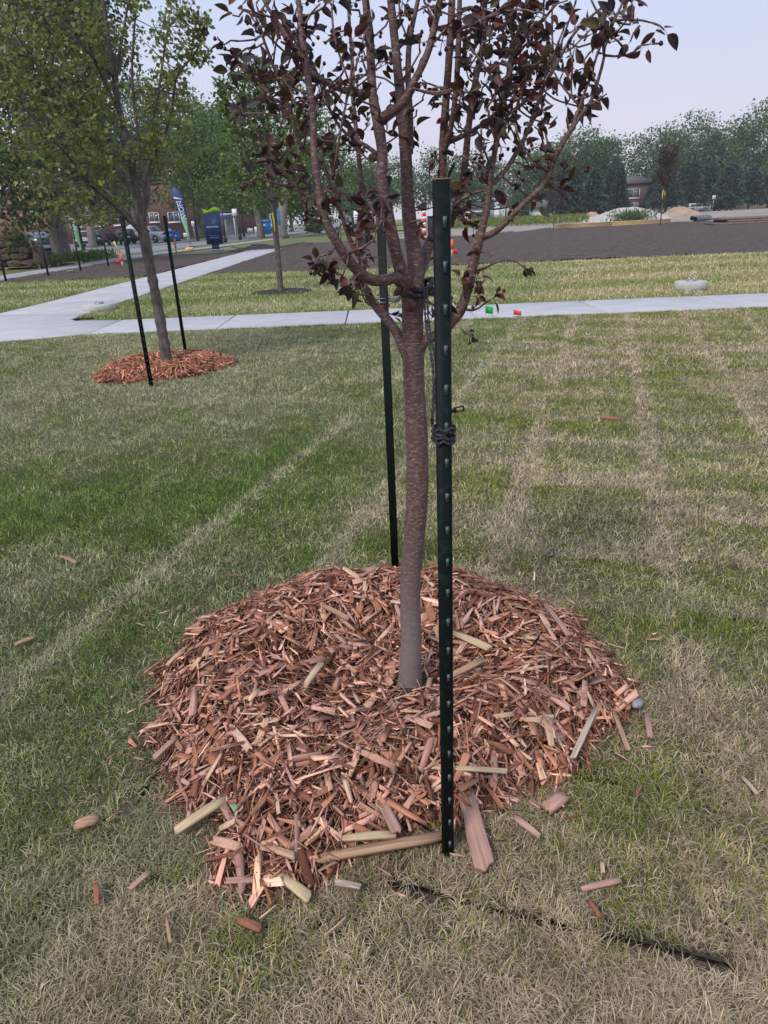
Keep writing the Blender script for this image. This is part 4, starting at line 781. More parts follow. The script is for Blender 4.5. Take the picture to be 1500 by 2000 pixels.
def young_tree(base, name, label, trunk, limbs, regions, lsz, pal, per=9, tstep=.08, rmin=.004, maxd=1.0, tw_r=.006):
    t = thing(name, base, label, 'tree'); mb = MB(); q = limbpath(trunk, tstep, .80); mb.tube(q[:, :3], q[:, 3]*(1+.08*rng.normal(size=len(q)).clip(-1, 1)), 12, True, .03); mb.build('trunk', m_gbark, t, True)
    S = [q[len(q)//2:]]
    for l in limbs:
        ql = limbpath(l, tstep, .85); S.append(ql); mb = MB(); mb.tube(ql[:, :3], ql[:, 3].clip(rmin), 7, True, .03); mb.build('branch', m_gbark, t, True)
    A = np.concatenate(S); tb = MB(); P, D, Sz, C = [], [], [], []
    for (x0, x1, y0, y1, Y0, Y1, n) in regions:
        for _ in range(n):
            p = V(rng.uniform(x0, x1), rng.uniform(y0, y1), rng.uniform(Y0, Y1)); w = A[:, :3]-p; dd = np.linalg.norm(w*[1, 1, 1], axis=1)+.6*np.maximum(0, w[:, 2]); i = dd.argmin(); b = A[i, :3]
            if dd[i] > maxd: p = b+(p-b)*maxd/dd[i]
            mid = (b+p)/2+rng.normal(size=3)*.04*np.linalg.norm(p-b)+[0, 0, -.06*np.linalg.norm(p-b)]; tb.tube([b, mid, p], [tw_r, tw_r*.7, tw_r*.4], 4, False)
            out = unit(p-b)
            for _ in range(per):
                s = rng.uniform(.35, 1.05); a = (b*(1-s)**2+2*mid*s*(1-s)+p*s*s) if s < 1 else p; d = unit(out*.4+rng.normal(size=3)*.8+[0, 0, -.35]); P.append(a+d*lsz*.3+rng.normal(size=3)*lsz*.4); D.append(d); Sz.append(lsz*rng.uniform(.7, 1.3)); C.append(np.array(pal[rng.integers(0, len(pal))])*(.75+.5*rng.random()))
    tb.build('twigs', m_gbark, t, False, 'stuff'); v, f, c = leafquads(np.array(P), np.array(D), np.array(Sz), np.array(C), .75)
    link('crown', fastmesh('crown', v, f, c), m_green, t, 'stuff'); return t
Y = float(L2[1])
young_tree((L2[0], L2[1], 0), 'staked_tree', 'young green tree between two green posts on the orange mulch ring', 
  [(330, 728, Y, 32), (326, 705, Y, 27), (312, 620, Y, 25), (293, 520, Y, 24), (279, 450, Y, 27), (270, 400, Y, 24), (261, 345, Y, 20), (249, 276, Y, 17), (231, 204, Y, 14), (223, 150, Y, 13), (210, 60, Y, 10), (198, -20, Y, 8), (190, -120, Y, 5)],
  [[(282, 462, Y, 12), (262, 440, Y-.1, 9), (210, 390, Y-.3, 8), (168, 351, Y-.5, 7), (129, 300, Y-.7, 6), (90, 261, Y-.8, 5), (40, 200, Y-.9, 4)],
   [(266, 380, Y, 14), (246, 355, Y+.1, 13), (210, 300, Y+.2, 12), (187, 249, Y+.3, 11), (180, 180, Y+.3, 10), (183, 120, Y+.3, 8), (172, 60, Y+.3, 6), (150, 0, Y+.3, 5)],
   [(279, 440, Y, 12), (283, 400, Y-.05, 11), (284, 350, Y-.1, 10), (296, 310, Y-.1, 9), (324, 255, Y-.2, 8), (337, 205, Y-.2, 7), (345, 150, Y-.3, 6), (380, 105, Y-.3, 5), (405, 60, Y-.3, 4)],
   [(276, 425, Y, 10), (290, 380, Y+.2, 9), (278, 320, Y+.3, 8), (267, 240, Y+.3, 7), (258, 150, Y+.3, 6), (262, 60, Y+.3, 5), (270, -20, Y+.3, 4)],
   [(255, 310, Y, 9), (210, 297, Y-.2, 8), (144, 237, Y-.5, 7), (105, 180, Y-.6, 6), (60, 110, Y-.7, 4)],
   [(240, 235, Y, 9), (200, 150, Y-.1, 8), (180, 105, Y-.2, 7), (160, 50, Y-.2, 6), (146, 0, Y-.2, 5)],
   [(226, 170, Y, 8), (232, 110, Y, 7), (238, 80, Y, 6), (248, 20, Y, 5), (256, -40, Y, 4)],
   [(258, 330, Y, 8), (285, 280, Y+.1, 7), (306, 200, Y+.2, 6), (318, 120, Y+.2, 5), (330, 50, Y+.2, 4)],
   [(224, 150, Y, 8), (174, 105, Y-.3, 7), (130, 40, Y-.4, 5), (110, -20, Y-.4, 4)],
   [(290, 470, Y, 7), (240, 405, Y+.3, 6), (180, 340, Y+.5, 5), (130, 250, Y+.6, 4), (60, 160, Y+.7, 3)]],
  [(-40, 200, -60, 300, Y-1.1, Y+1.0, 230), (150, 330, -60, 330, Y-.9, Y+.9, 175), (300, 400, -30, 330, Y-.6, Y+.4, 62), (365, 410, 10, 120, Y-.45, Y-.1, 16), (20, 230, 290, 440, Y-1, Y+.8, 70)], .047, [(.18, .23, .055), (.145, .205, .05), (.24, .26, .07), (.12, .17, .045), (.20, .20, .065)], 14, .05, .004, .75, .0055)
B_ = G(548, 571); Y = float(B_[1])
tmid = young_tree((B_[0], B_[1], 0), 'young_tree', 'young green tree with blue tag on the lawn beyond the walk',
  [(549, 573, Y, 18), (547, 550, Y, 15), (541, 480, Y, 14), (535, 420, Y, 14), (532, 380, Y, 13), (525, 320, Y, 11), (516, 250, Y, 9), (505, 180, Y, 7), (490, 120, Y, 4)],
  [[(534, 400, Y, 8), (515, 360, Y, 7), (490, 320, Y-.2, 6), (465, 260, Y-.3, 4), (430, 170, Y-.4, 3)], [(532, 385, Y, 8), (550, 340, Y, 7), (575, 290, Y, 6), (600, 240, Y, 5), (620, 200, Y, 3)], [(528, 340, Y, 6), (500, 290, Y+.3, 5), (480, 200, Y+.3, 4), (478, 130, Y+.3, 3)], [(526, 320, Y, 6), (545, 260, Y, 5), (560, 200, Y, 4), (565, 150, Y, 3)], [(534, 395, Y, 6), (505, 375, Y-.5, 5), (470, 350, Y-.7, 4)], [(520, 280, Y, 5), (470, 220, Y-.5, 4), (430, 160, Y-.5, 3)]],
  [(425, 640, 200, 390, Y-1.2, Y+1.2, 230), (440, 600, 130, 260, Y-1, Y+1, 120), (460, 530, 105, 200, Y-.5, Y+.5, 60), (415, 460, 150, 220, Y-.6, Y, 25)], .09, [(.09, .15, .035), (.125, .19, .045), (.065, .11, .028), (.16, .225, .052)], 11, .12, .008, 1.1, .008)
mb = MB(); a = V(541, 425, Y); mb.box((a[0]+.05, a[1]-.06, a[2]), (.06, .02, .34), rot=np.eye(3)); mb.build('tag', mat('blue_tag', (.10, .35, .7), .6), tmid)
mb = MB(); a = V(534, 425, Y); mb.tube([a+[0, -.08, .1], a+[.02, -.10, -.1], a+[.015, -.1, -.3]], .018, 4); mb.build('ribbon', m_rib, tmid)
rg = MB(); rg.lathe((B_[0]+.02, B_[1], -.01), [(.75, 0), (.62, .05), (.3, .06), (.02, .05)], 24, wob=.05); o = rg.build('soil_ring', mat('dark_soil', (.028, .022, .019), .95, (.05, .04, .034), 12, .9, 20, coords='World'), None); tag(o, 'dark ring of bare soil around the young tree with blue tag', 'soil')

# ================================================================ LARGE TREES BEHIND
PAL = {'mid': [(.09, .155, .035), (.12, .19, .046), (.065, .12, .03), (.155, .225, .055)], 'dark': [(.07, .105, .038), (.10, .135, .048), (.05, .08, .033), (.13, .165, .055)],
       'lime': [(.12, .20, .04), (.15, .23, .05), (.09, .16, .035)], 'far': [(.10, .165, .05), (.135, .21, .06), (.075, .13, .042)], 'spruce': [(.045, .07, .05), (.06, .088, .06), (.036, .058, .045)],
       'brown': [(.10, .055, .045), (.07, .045, .04), (.13, .08, .06), (.05, .05, .035)]}
m_dbark = mat('dark_bark', (.13, .11, .10), .9, (.22, .19, .17), 6, .9, 14, coords='World', stretch=(1, 1, .3))
def big_tree(name, base, label, blobs, n, size, pal, tr, group=None, clump=.9, trunk_top=None, lean=(0, 0)):
    base = np.array(base, float); t = thing(name, base, label, 'tree', group); B = np.array(blobs, float); vol = B[:, 3]*B[:, 4]*B[:, 5]; vol = vol/vol.sum()
    cz = (B[:, 2]*vol).sum(); top = trunk_top or cz; mb = MB(); cx, cy = (B[:, 0]*vol).sum(), (B[:, 1]*vol).sum()
    pth = spline([base+[0, 0, -.1], base+[lean[0]*.3, 0, top*.25], [base[0]*.75+cx*.25+lean[0]*.6, base[1]*.75+cy*.25, top*.6], [base[0]*.5+cx*.5+lean[0], base[1]*.5+cy*.5, top]], .5)
    mb.tube(pth, np.linspace(tr*1.15, tr*.35, len(pth))*np.r_[1.25, np.ones(len(pth)-1)], 12, True, .04)
    mb.build('trunk', m_dbark, t, True)
    for b in B:
        s = pth[int(len(pth)*rng.uniform(.5, .9))]; mb = MB(); e = b[:3]+[0, 0, b[5]*.2]; p = spline([s, (s+e)/2+[0, 0, -.1*np.linalg.norm(e-s)*.3], e], .6); mb.tube(p, np.linspace(tr*.35, tr*.08, len(p)), 6); mb.build('limb', m_dbark, t, True)
    P, D, S, C = [], [], [], []; pal = np.array(PAL[pal])
    for b, vv in zip(B, vol):
        k = max(8, int(n*vv)); nc = max(6, k//28); d = rng.normal(size=(nc, 3)); d /= np.linalg.norm(d, axis=1)[:, None]; rr = rng.uniform(.45, 1.05, nc)**.7
        cc = b[:3]+d*rr[:, None]*b[3:6]; ci = rng.integers(0, nc, k); off = rng.normal(size=(k, 3))*clump*np.array([1, 1, .6])*.5
        P.append(cc[ci]+off); dd = rng.normal(size=(k, 3))+d[ci]*.5+[0, 0, -.3]; D.append(dd); S.append(size*rng.uniform(.6, 1.4, k)); pc = pal[rng.integers(0, len(pal), nc)]*rng.uniform(.75, 1.25, (nc, 1)); C.append(pc[ci]*rng.uniform(.8, 1.2, (k, 1)))
    v, f, c = leafquads(np.concatenate(P), np.concatenate(D), np.concatenate(S), np.concatenate(C), .8); link('crown', fastmesh('crown', v, f, c), m_green, t, 'stuff'); return t
def blobpx(px, py, Y, rx, rz, ry=None):
    c = V(px, py, Y); s = Y*1.05/FPX; return (c[0], c[1], c[2], rx*s, (ry or rx)*s*.8, rz*s)
# the big tree at the left edge
b = G(126, 514); Y = 41.0
big_tree('street_tree', (b[0], b[1], 0), 'big dark green tree with thick grey trunk at the left edge',
         [blobpx(30, 240, 38, 95, 90), blobpx(140, 260, 41, 85, 75), blobpx(-60, 330, 37, 80, 80), blobpx(60, 370, 36, 85, 42), blobpx(60, 100, 40, 130, 100), blobpx(150, 120, 44, 80, 90), blobpx(20, 430, 35, 55, 25), blobpx(110, -40, 42, 110, 80), blobpx(100, 385, 39, 60, 22), blobpx(190, 355, 43, 45, 30), blobpx(60, 300, 36, 110, 60), blobpx(-10, 455, 34, 60, 18), blobpx(75, 435, 38, 35, 22)], 28000, .21, 'dark', .46, clump=1.0, trunk_top=9)
# trees by the brick building
for (bp, bl, pal, n, tr, lab) in [
    ((183, 484), [blobpx(190, 330, 84, 45, 40), blobpx(160, 290, 86, 50, 45), blobpx(215, 360, 84, 35, 28), blobpx(150, 380, 82, 45, 28), blobpx(195, 395, 82, 40, 20)], 'dark', 4200, .42, 'shady tree with dark trunk right of the silver parked car'),
    ((393, 466), [blobpx(385, 300, 96, 42, 45), blobpx(400, 350, 96, 35, 30), blobpx(370, 340, 98, 36, 38), blobpx(390, 250, 98, 35, 30), blobpx(345, 385, 96, 28, 20), blobpx(392, 400, 96, 26, 22)], 'mid', 4800, .45, 'broad tree in front of the brick building beside the lamp post'),
    ((258, 474), [blobpx(255, 330, 100, 40, 35), blobpx(230, 360, 100, 35, 24), blobpx(275, 290, 100, 45, 40), blobpx(262, 385, 98, 40, 22), blobpx(225, 390, 99, 30, 18)], 'dark', 3400, .35, 'tree standing behind the staked tree, left of the white pickup')]:
    g = G(*bp); big_tree('street_tree', (g[0], g[1], 0), lab, bl, n*2, .30, pal, tr, 'trees by the brick building', 1.5)
for (px, py, Y, rx, rz, lab) in [(340, 270, 135, 62, 75, 'tall pale green tree rising behind the brick building'), (412, 290, 150, 40, 62, 'pale tree top left of the young tree with blue tag'), (270, 250, 140, 60, 80, 'tall tree behind the building, screened by the staked tree')]:
    c = V(px, py, Y); big_tree('background_tree', (c[0], c[1], 0), lab, [blobpx(px, py, Y, rx, rz), blobpx(px-25, py+55, Y-3, rx*.8, rz*.6), blobpx(px+28, py+60, Y-2, rx*.75, rz*.6), blobpx(px+10, py-rz*.6, Y, rx*.6, rz*.5)], 8000, .42, 'far', .5, 'trees behind the brick building', 2.2)
# the street trees behind the young tree
for (bp, bl, pal, n, tr, lab) in [
    ((510, 466), [blobpx(470, 330, 94, 70, 62), blobpx(430, 320, 97, 50, 48), blobpx(500, 390, 94, 62, 24), blobpx(450, 385, 92, 55, 24), blobpx(470, 270, 97, 45, 40), blobpx(420, 370, 90, 30, 28)], 'lime', 8500, .42, 'bright green street tree with slim trunk beside the blue bin'),
    ((552, 466), [blobpx(560, 330, 88, 70, 60), blobpx(600, 380, 88, 55, 40), blobpx(530, 390, 86, 50, 28), blobpx(590, 270, 90, 60, 55), blobpx(640, 330, 92, 50, 50), blobpx(570, 415, 88, 35, 18)], 'mid', 8500, .55, 'large street tree with thick dark trunk behind the young tree')]:
    g = G(*bp); big_tree('street_tree', (g[0], g[1], 0), lab, bl, int(n*1.5), .28, pal, tr, 'street trees by the far walk', 1.4)
g = G(622, 456); big_tree('dark_shrub', (g[0], g[1], 0), 'round dark green shrub on the far grass', [(g[0], g[1], 1.4, 1.7, 1.6, 1.4), (g[0]+1.4, g[1]+1, 1.0, 1.2, 1.2, 1.0), (g[0]-1.0, g[1], 1.0, 1.2, 1.2, 1.0)], 2200, .26, 'dark', .12, None, .5)
for (px, py, Y, h, lab) in [(570, 448, 150, 12, 'thin trunked tree far down the street'), (690, 445, 170, 13, 'far tree behind the left branches of the purple tree'), (720, 440, 150, 12, 'far tree just left of the purple tree leader'), (760, 440, 160, 14, 'far tree behind the purple tree crown'), (850, 435, 165, 15, 'far tree behind the near post top'), (905, 432, 170, 15, 'far leafy tree right of the near post'), (955, 428, 180, 14, 'far tree behind the right branches of the purple tree')]:
    c = V(px, py, Y); x, y = c[0], Y; big_tree('background_tree', (x, y, 0), lab, [(x, y, h*.62, h*.36, h*.36, h*.36), (x-h*.25, y, h*.45, h*.26, h*.26, h*.22), (x+h*.25, y, h*.48, h*.27, h*.27, h*.24)], 5200, .42, 'far', .32, 'trees in the far background', 1.8)
# row at the right: broadleaf trees behind, spruces in front
for (px, top, rx, Y, lab) in [(1130, 262, 42, 185, 'round topped green tree behind the spruces, left end of the right row'), (1182, 278, 34, 188, 'smaller green tree behind the spruces left of the bare gap'), (1290, 262, 55, 190, 'broad light green tree behind the spruces, right of the sky gap'), (1352, 240, 62, 195, 'tallest rounded green tree behind the spruce row'), (1412, 258, 48, 195, 'green tree behind the spruces, second from the right edge'), (1490, 212, 48, 180, 'tall green tree cut by the right edge'), (1085, 300, 30, 190, 'low green tree behind the right branch of the purple tree'), (1040, 305, 36, 195, 'low green tree left of the spruce row')]:
    py = 418-.05*(px-1000); mid = (top+py)/2; bl = [blobpx(px, top+rx*.75, Y, rx, rx*.75), blobpx(px-rx*.5, mid+8, Y, rx*.7, (py-top)*.28), blobpx(px+rx*.5, mid+8, Y, rx*.7, (py-top)*.28), blobpx(px, mid+30, Y, rx*.9, (py-top)*.25), blobpx(px+rx*.25, top+rx*.45, Y, rx*.5, rx*.45)]
    c = V(px, py, Y); big_tree('background_tree', (c[0], Y, 0), lab, bl, 9500, .5, 'far', .5, 'broadleaf trees behind the spruces', 2.4)
m_needle = mat('spruce_needles', (.03, .05, .04), .8, attr=True, spec=.15)
def spruce(base, h, r, lab, n=4200):
    t = thing('spruce_tree', base, lab, 'tree', 'spruces at the far edge of the yard'); mb = MB(); mb.tube([(base[0], base[1], -.1), (base[0], base[1], h*.5), (base[0], base[1], h*.98)], [.3, .18, .03], 8); mb.build('trunk', m_dbark, t, True)
    nt_ = 24; zt = np.linspace(.2, .99, nt_)*h; ti = rng.integers(0, nt_, n); ti = np.minimum(ti, rng.integers(0, nt_, n)); nb = 9; bi = rng.integers(0, nb, n); ang = bi*2*np.pi/nb+ti*1.7+rng.normal(size=n)*.16
    rad = r*(1-(zt[ti]/h))**.8*(.75+.5*_hash(ti, bi, 9)); s = rng.random(n)**.6; z = zt[ti]-.22*rad*s**1.2+.12*rad*s**3+rng.normal(size=n)*.16
    P = np.c_[base[0]+np.cos(ang)*rad*s, base[1]+np.sin(ang)*rad*s, z]; D = np.c_[np.cos(ang), np.sin(ang), -.25+rng.normal(size=n)*.35]+rng.normal(size=(n, 3))*.35
    pal = np.array(PAL['spruce']); C = pal[rng.integers(0, 3, n)]*rng.uniform(.7, 1.4, (n, 1)); v, f, c = leafquads(P, D, rng.uniform(.4, .8, n)*(.8+.4*s), C, .4); link('crown', fastmesh('crown', v, f, c), m_needle, t, 'stuff')
SPR = [(1092, 330, 24, 'first'), (1122, 338, 26, 'second'), (1158, 322, 30, 'third'), (1196, 306, 32, 'fourth'), (1206, 322, 18, 'fifth'), (1278, 330, 24, 'sixth'), (1300, 322, 36, 'seventh'), (1340, 300, 38, 'eighth'), (1378, 306, 38, 'ninth'), (1420, 312, 36, 'tenth'), (1462, 318, 34, 'eleventh'), (1500, 330, 34, 'twelfth')]
for q, (px, top, rp_, od) in enumerate(SPR):
    Y = (146+3*(q % 2) if q < 5 else 166 if q == 44 else 156+5*(q % 3)); c = V(px, 420-.045*(px-1000), Y); h = V(px, top, Y)[2]; spruce((c[0], Y, 0), h, rp_*Y/FPX, od+' dark spruce from the left in the far right row')
# slim young trees on the soil bed
def slim(base_px, top_px, rw, n, lab, pal='brown', sz=.16, low=.32):
    b = G(*base_px); h = V(*top_px, b[1])[2]; t = thing('slim_tree', (b[0], b[1], 0), lab, 'tree'); mb = MB(); mb.tube(spline([(b[0], b[1], -.05), (b[0]+.02, b[1], h*.4), (b[0]-.03, b[1], h*.97)], .3), np.linspace(.055, .012, len(spline([(b[0], b[1], -.05), (b[0]+.02, b[1], h*.4), (b[0]-.03, b[1], h*.97)], .3))), 6); mb.build('trunk', m_gbark, t)
    tb = MB(); P, D = [], []
    for _ in range(46):
        z = h*rng.uniform(low, .8); a = rng.random()*6.28; L_ = rw*(1.15-abs(z/h-.6)*1.1)*rng.uniform(.6, 1.1); e = np.array([b[0]+math.cos(a)*L_, b[1]+math.sin(a)*L_, min(z+h*.18*rng.uniform(.6, 1.3), h)]); s = np.array([b[0], b[1], z]); tb.tube([s, (s+e)/2+[math.cos(a)*.1, math.sin(a)*.1, -.05], e], [.018, .012, .006], 4, False)
        for _ in range(n//46): k = rng.uniform(.3, 1.05); P.append(s+(e-s)*k+rng.normal(size=3)*.12); D.append(unit(e-s)+rng.normal(size=3)*.6)
    tb.build('branches', m_gbark, t); pl_ = np.array(PAL[pal]); v, f, c = leafquads(np.array(P), np.array(D), rng.uniform(.6, 1.3, len(P))*sz, pl_[rng.integers(0, len(pl_), len(P))]*rng.uniform(.8, 1.3, (len(P), 1)), .6); link('crown', fastmesh('crown', v, f, c), m_green, t, 'stuff'); return t, b, h
t, b, h = slim((1289, 441), (1296, 272), .85, 1600, 'slim dark leaved young tree at the right end of the timber', low=.38)
mb = MB(); mb.tube([(b[0]-.05, b[1]-.07, h*.43), (b[0]-.1, b[1]-.1, h*.36), (b[0]-.06, b[1]-.1, h*.31)], .035, 4); mb.tube([(b[0]+.08, b[1]-.07, h*.42), (b[0]+.1, b[1]-.1, h*.34)], .03, 4); mb.build('ribbon', m_rib, t)
slim((1081, 449), (1078, 345), .95, 900, 'small reddish young tree at the left end of the timber', low=.40, sz=.13)
slim((666, 470), (650, 250), 1.1, 1900, 'slim young tree on the soil behind the left branch of the purple tree', 'mid', .17)

# ================================================================ THINGS ON THE LAWN AND SOIL
m_foot = mat('footing_concrete', (.50, .495, .475), .9, (.40, .395, .38), 9, .4, 60, coords='World'); m_galv = mat('galvanised', (.35, .38, .42), .45, metal=.6)
for (px, py, rpx, lab, h) in [(196, 606, 30, 'round concrete lamp footing on the lawn corner at the left', .13), (1348, 566, 30, 'round concrete lamp footing beside the walk at the right', .16)]:
    g = G(px, py); r = pxr(g, rpx*2); t = thing('lamp_footing', g, lab, 'footing', 'lamp footings'); mb = MB(); mb.lathe(g, [(r, -.05), (r, h-.015), (r-.015, h), (.02, h)], 32); mb.build('footing', m_foot, t)
    mb = MB(); mb.lathe(g+[0, 0, h+.001], [(.095, 0), (.10, .012), (.095, .025), (.05, .03), (.02, .03)], 16); c = mb.build('cover', m_galv, t)
    for a in range(4):
        e = g+[.062*math.cos(a*1.57+.5), .062*math.sin(a*1.57+.5), h+.02]; mb = MB(); mb.lathe(e, [(.012, 0), (.012, .045), (.002, .047)], 8); mb.lathe(e, [(.024, .008), (.024, .026), (.012, .027)], 6); mb.build('bolt', m_galv, c)
def flag(px, py, wpx, hpx, col, lab, stem=.25, off=0):
    g = G(px, py+hpx*1.1); Y = g[1]; s = Y*1.02/FPX; w, h = wpx*s, hpx*s; t = thing('marker_flag', g, lab, 'flag', None); z0 = max(V(px, py+hpx*.5, Y)[2], .03)
    mb = MB(); mb.tube([(g[0], Y, -.05), (g[0], Y, z0+h*1.02)], .0022*max(1, Y/12), 5); mb.build('wire_stem', m_wire, t)
    xs = np.linspace(0, w, 6); wv = .012*np.sin(xs/w*6)*w/.1; v = []
    for x_, y_ in zip(xs, wv): v += [(g[0]+x_, Y+y_-.004, z0-.12*x_), (g[0]+x_, Y+y_-.004, z0+h-.25*x_), (g[0]+x_, Y+y_, z0-.12*x_), (g[0]+x_, Y+y_, z0+h-.25*x_)]
    i = np.arange(5)*4; mb = MB(); mb.add(v, [np.stack([i, i+4, i+5, i+1], -1), np.stack([i+2, i+3, i+7, i+6], -1), np.stack([i+1, i+5, i+7, i+3], -1), np.stack([i, i+2, i+6, i+4], -1)]); mb.build('cloth', mat('flag_'+lab.split()[0], col, .6, trans=.3), t); return t
t = flag(948, 605, 14, 14, (.03, .5, .10), 'green plastic marker flag at the edge of the cross walk')
a = V(955, 612, G(948, 620)[1]-.01); mb = MB(); s = .010
for (x0, z0, x1, z1) in [(-1, -1, -1, 1), (-1, 1, .3, 1), (.3, 1, .6, .5), (.6, .5, .3, 0), (.3, 0, -1, 0)]: mb.tube([(a[0]+x0*s, a[1]-.012, a[2]+z0*s*1.3), (a[0]+x1*s, a[1]-.012, a[2]+z1*s*1.3)], .0016, 4)
mb.build('handwritten_mark', mat('marker_ink', (.01, .06, .02), .6), t)
flag(1003, 610, 14, 9, (.85, .12, .14), 'pink plastic marker flag at the edge of the cross walk')
flag(886, 491, 6, 9, (.8, .03, .10), 'pinkish red marker flag on the dark soil right of the near post')
flag(227, 511, 7, 8, (.75, .05, .08), 'red marker flag on the soil strip by the posts at the left')
m_lath = mat('raw_lath', (.46, .33, .19), .8, (.38, .26, .15), 30)
def lath(px, py0, py1, wpx, lab, top, col, split=.5):
    g = G(px, py1); h = V(px, py0, g[1])[2]; w = 2*pxr(g, wpx); t = thing('survey_stake', g, lab, 'stake'); mb = MB(); mb.box((g[0], g[1], h*(1-split)/2-.02), (w, .02, h*(1-split)+.04)); mb.build('lath', m_lath, t)
    mb = MB(); mb.box((g[0], g[1], h*(1-split/2)), (w*1.1, .026, h*split)); mb.build('painted_top', mat(top, col, .6), t); return t, g, h
lath(883, 467, 503, 4, 'wooden survey stake with orange painted top on the dark soil', 'orange_paint', (.9, .17, .02), .55)
t, g, h = lath(240, 494, 521, 4, 'survey stake wrapped in orange and pink ribbon among the left posts', 'orange_ribbon', (.75, .16, .10), .6)
mb = MB(); mb.tube([(g[0], g[1], h), (g[0]-.12, g[1], h+.25), (g[0]-.2, g[1], h+.5)], [.03, .02, .05], 5); mb.build('yellow_tail', m_rib, t)
lath(345, 465, 496, 3, 'thin orange marker rod near the blue sign', 'orange_paint', (.9, .17, .02), .6)
# striped delineator
g = G(829, 464); h = V(829, 411, g[1])[2]; t = thing('striped_barricade', g, 'tall red and white striped barricade post behind the purple tree trunk', 'barricade'); nb = 8
for q in range(nb):
    mb = MB(); z0, z1 = h*(.12+.88*q/nb), h*(.12+.88*(q+1)/nb); mb.box((g[0], g[1], (z0+z1)/2), (.30, .05, z1-z0-.002)); mb.build('stripe', mat('barricade_red', (.75, .03, .03), .5) if q % 2 == 0 else mat('barricade_white', (.8, .8, .8), .5), t)
mb = MB(); mb.box((g[0], g[1], h*.06), (.5, .5, h*.12), taper=.7); mb.build('base', m_tpb, t); mb = MB(); mb.box((g[0]+.55, g[1]+.6, .75), (.42, .4, 1.4)); mb.box((g[0]+.55, g[1]+.6, 1.5), (.5, .46, .12)); o = mb.build('utility_pedestal', mat('pedestal_green', (.02, .035, .04), .6)); tag(o, 'dark utility pedestal right of the striped barricade', 'pedestal')
# long timbers
m_tim = mat('fresh_timber', (.55, .39, .20), .8, (.45, .31, .15), 3, .3, 20, stretch=(1, 1, 8), coords='World')
A_ = G(1085, 447.5); B2 = G(1308, 436); 
for q, (f0, f1, lab) in enumerate([(0, .475, 'left length of the long pale timber stack on the soil'), (.48, 1.0, 'right length of the long pale timber stack on the soil')]):
    a = A_+(B2-A_)*f0; b = A_+(B2-A_)*f1; d = b-a; t = thing('timber_stack', a, lab, 'timber', 'timber on the soil'); yaw = math.atan2(d[1], d[0])
    for r in range(4):
        mb = MB(); mb.box(((a+b)/2+[0, 0, .06+.095*r]), (np.linalg.norm(d)*(1-.004*(r % 2)), .28-.006*(r % 3), .09), yaw); mb.build('plank', m_tim, t)
# culvert pipes
m_pipe = mat('grey_plastic_pipe', (.10, .115, .13), .55, (.13, .145, .16), 4, .0); m_in = mat('pipe_shade', (.01, .01, .012), .9)
for (p0, p1, lab) in [((1357, 433), (1386, 430), 'grey pipe lying crosswise, nearest the timber'), ((1351, 430.5), (1384, 427.5), 'grey pipe lying just behind the pipe nearest the timber'), ((1388, 430), (1414, 437), 'grey pipe with open end facing forward, left of the pair'), ((1396, 428), (1423, 436), 'grey pipe with open end facing forward, right of the pair')]:
    a, b = G(*p0), G(*p1); d = b-a; L_ = np.linalg.norm(d); d /= L_
    if L_ > 6: a = b-d*6
    r = .21; t = thing('culvert_pipe', (a+b)/2, lab, 'pipe', 'grey pipes on the soil'); mb = MB(); n = int(np.linalg.norm(b-a)/.12); mb.tube([a+(b-a)*i/n+[0, 0, r] for i in range(n+1)], [r*(1+.03*(i % 2)) for i in range(n+1)], 16, False); mb.build('shell', m_pipe, t)
    for e, s in ((a, 1), (b, -1)):
        mb = MB(); mb.tube([e+d*s*.12+[0, 0, r], e+d*s*.10+[0, 0, r]], r*.93, 16, True); mb.build('bore_shade', m_in, t)  # near-black disc across the bore paints the shade inside the pipe
m_mat = mat('weathered_board', (.16, .12, .10), .85, (.24, .19, .16), 5, .3, 20, coords='World')
c = G(1478, 437)
for q in range(3):
    mb = MB(); cc = (c[0]+1.2+[0, .5, -.3][q], c[1]+1.6+[0, .3, .6][q], .08+.16*q); mb.box(cc, (7.4-.5*q, 2.6, .11), -.02+.02*q)
    t = mb.build('ground_mat', m_mat); tag(t, ['bottom', 'middle', 'top'][q]+' weathered timber mat of the pile at the right edge', 'mat', 'timber mats')
    for s in range(6):
        mb = MB(); mb.box((cc[0], cc[1]-1.08+.43*s, cc[2]+.067), (7.4-.5*q, .40, .022), -.02+.02*q); mb.build('plank', m_mat, t)
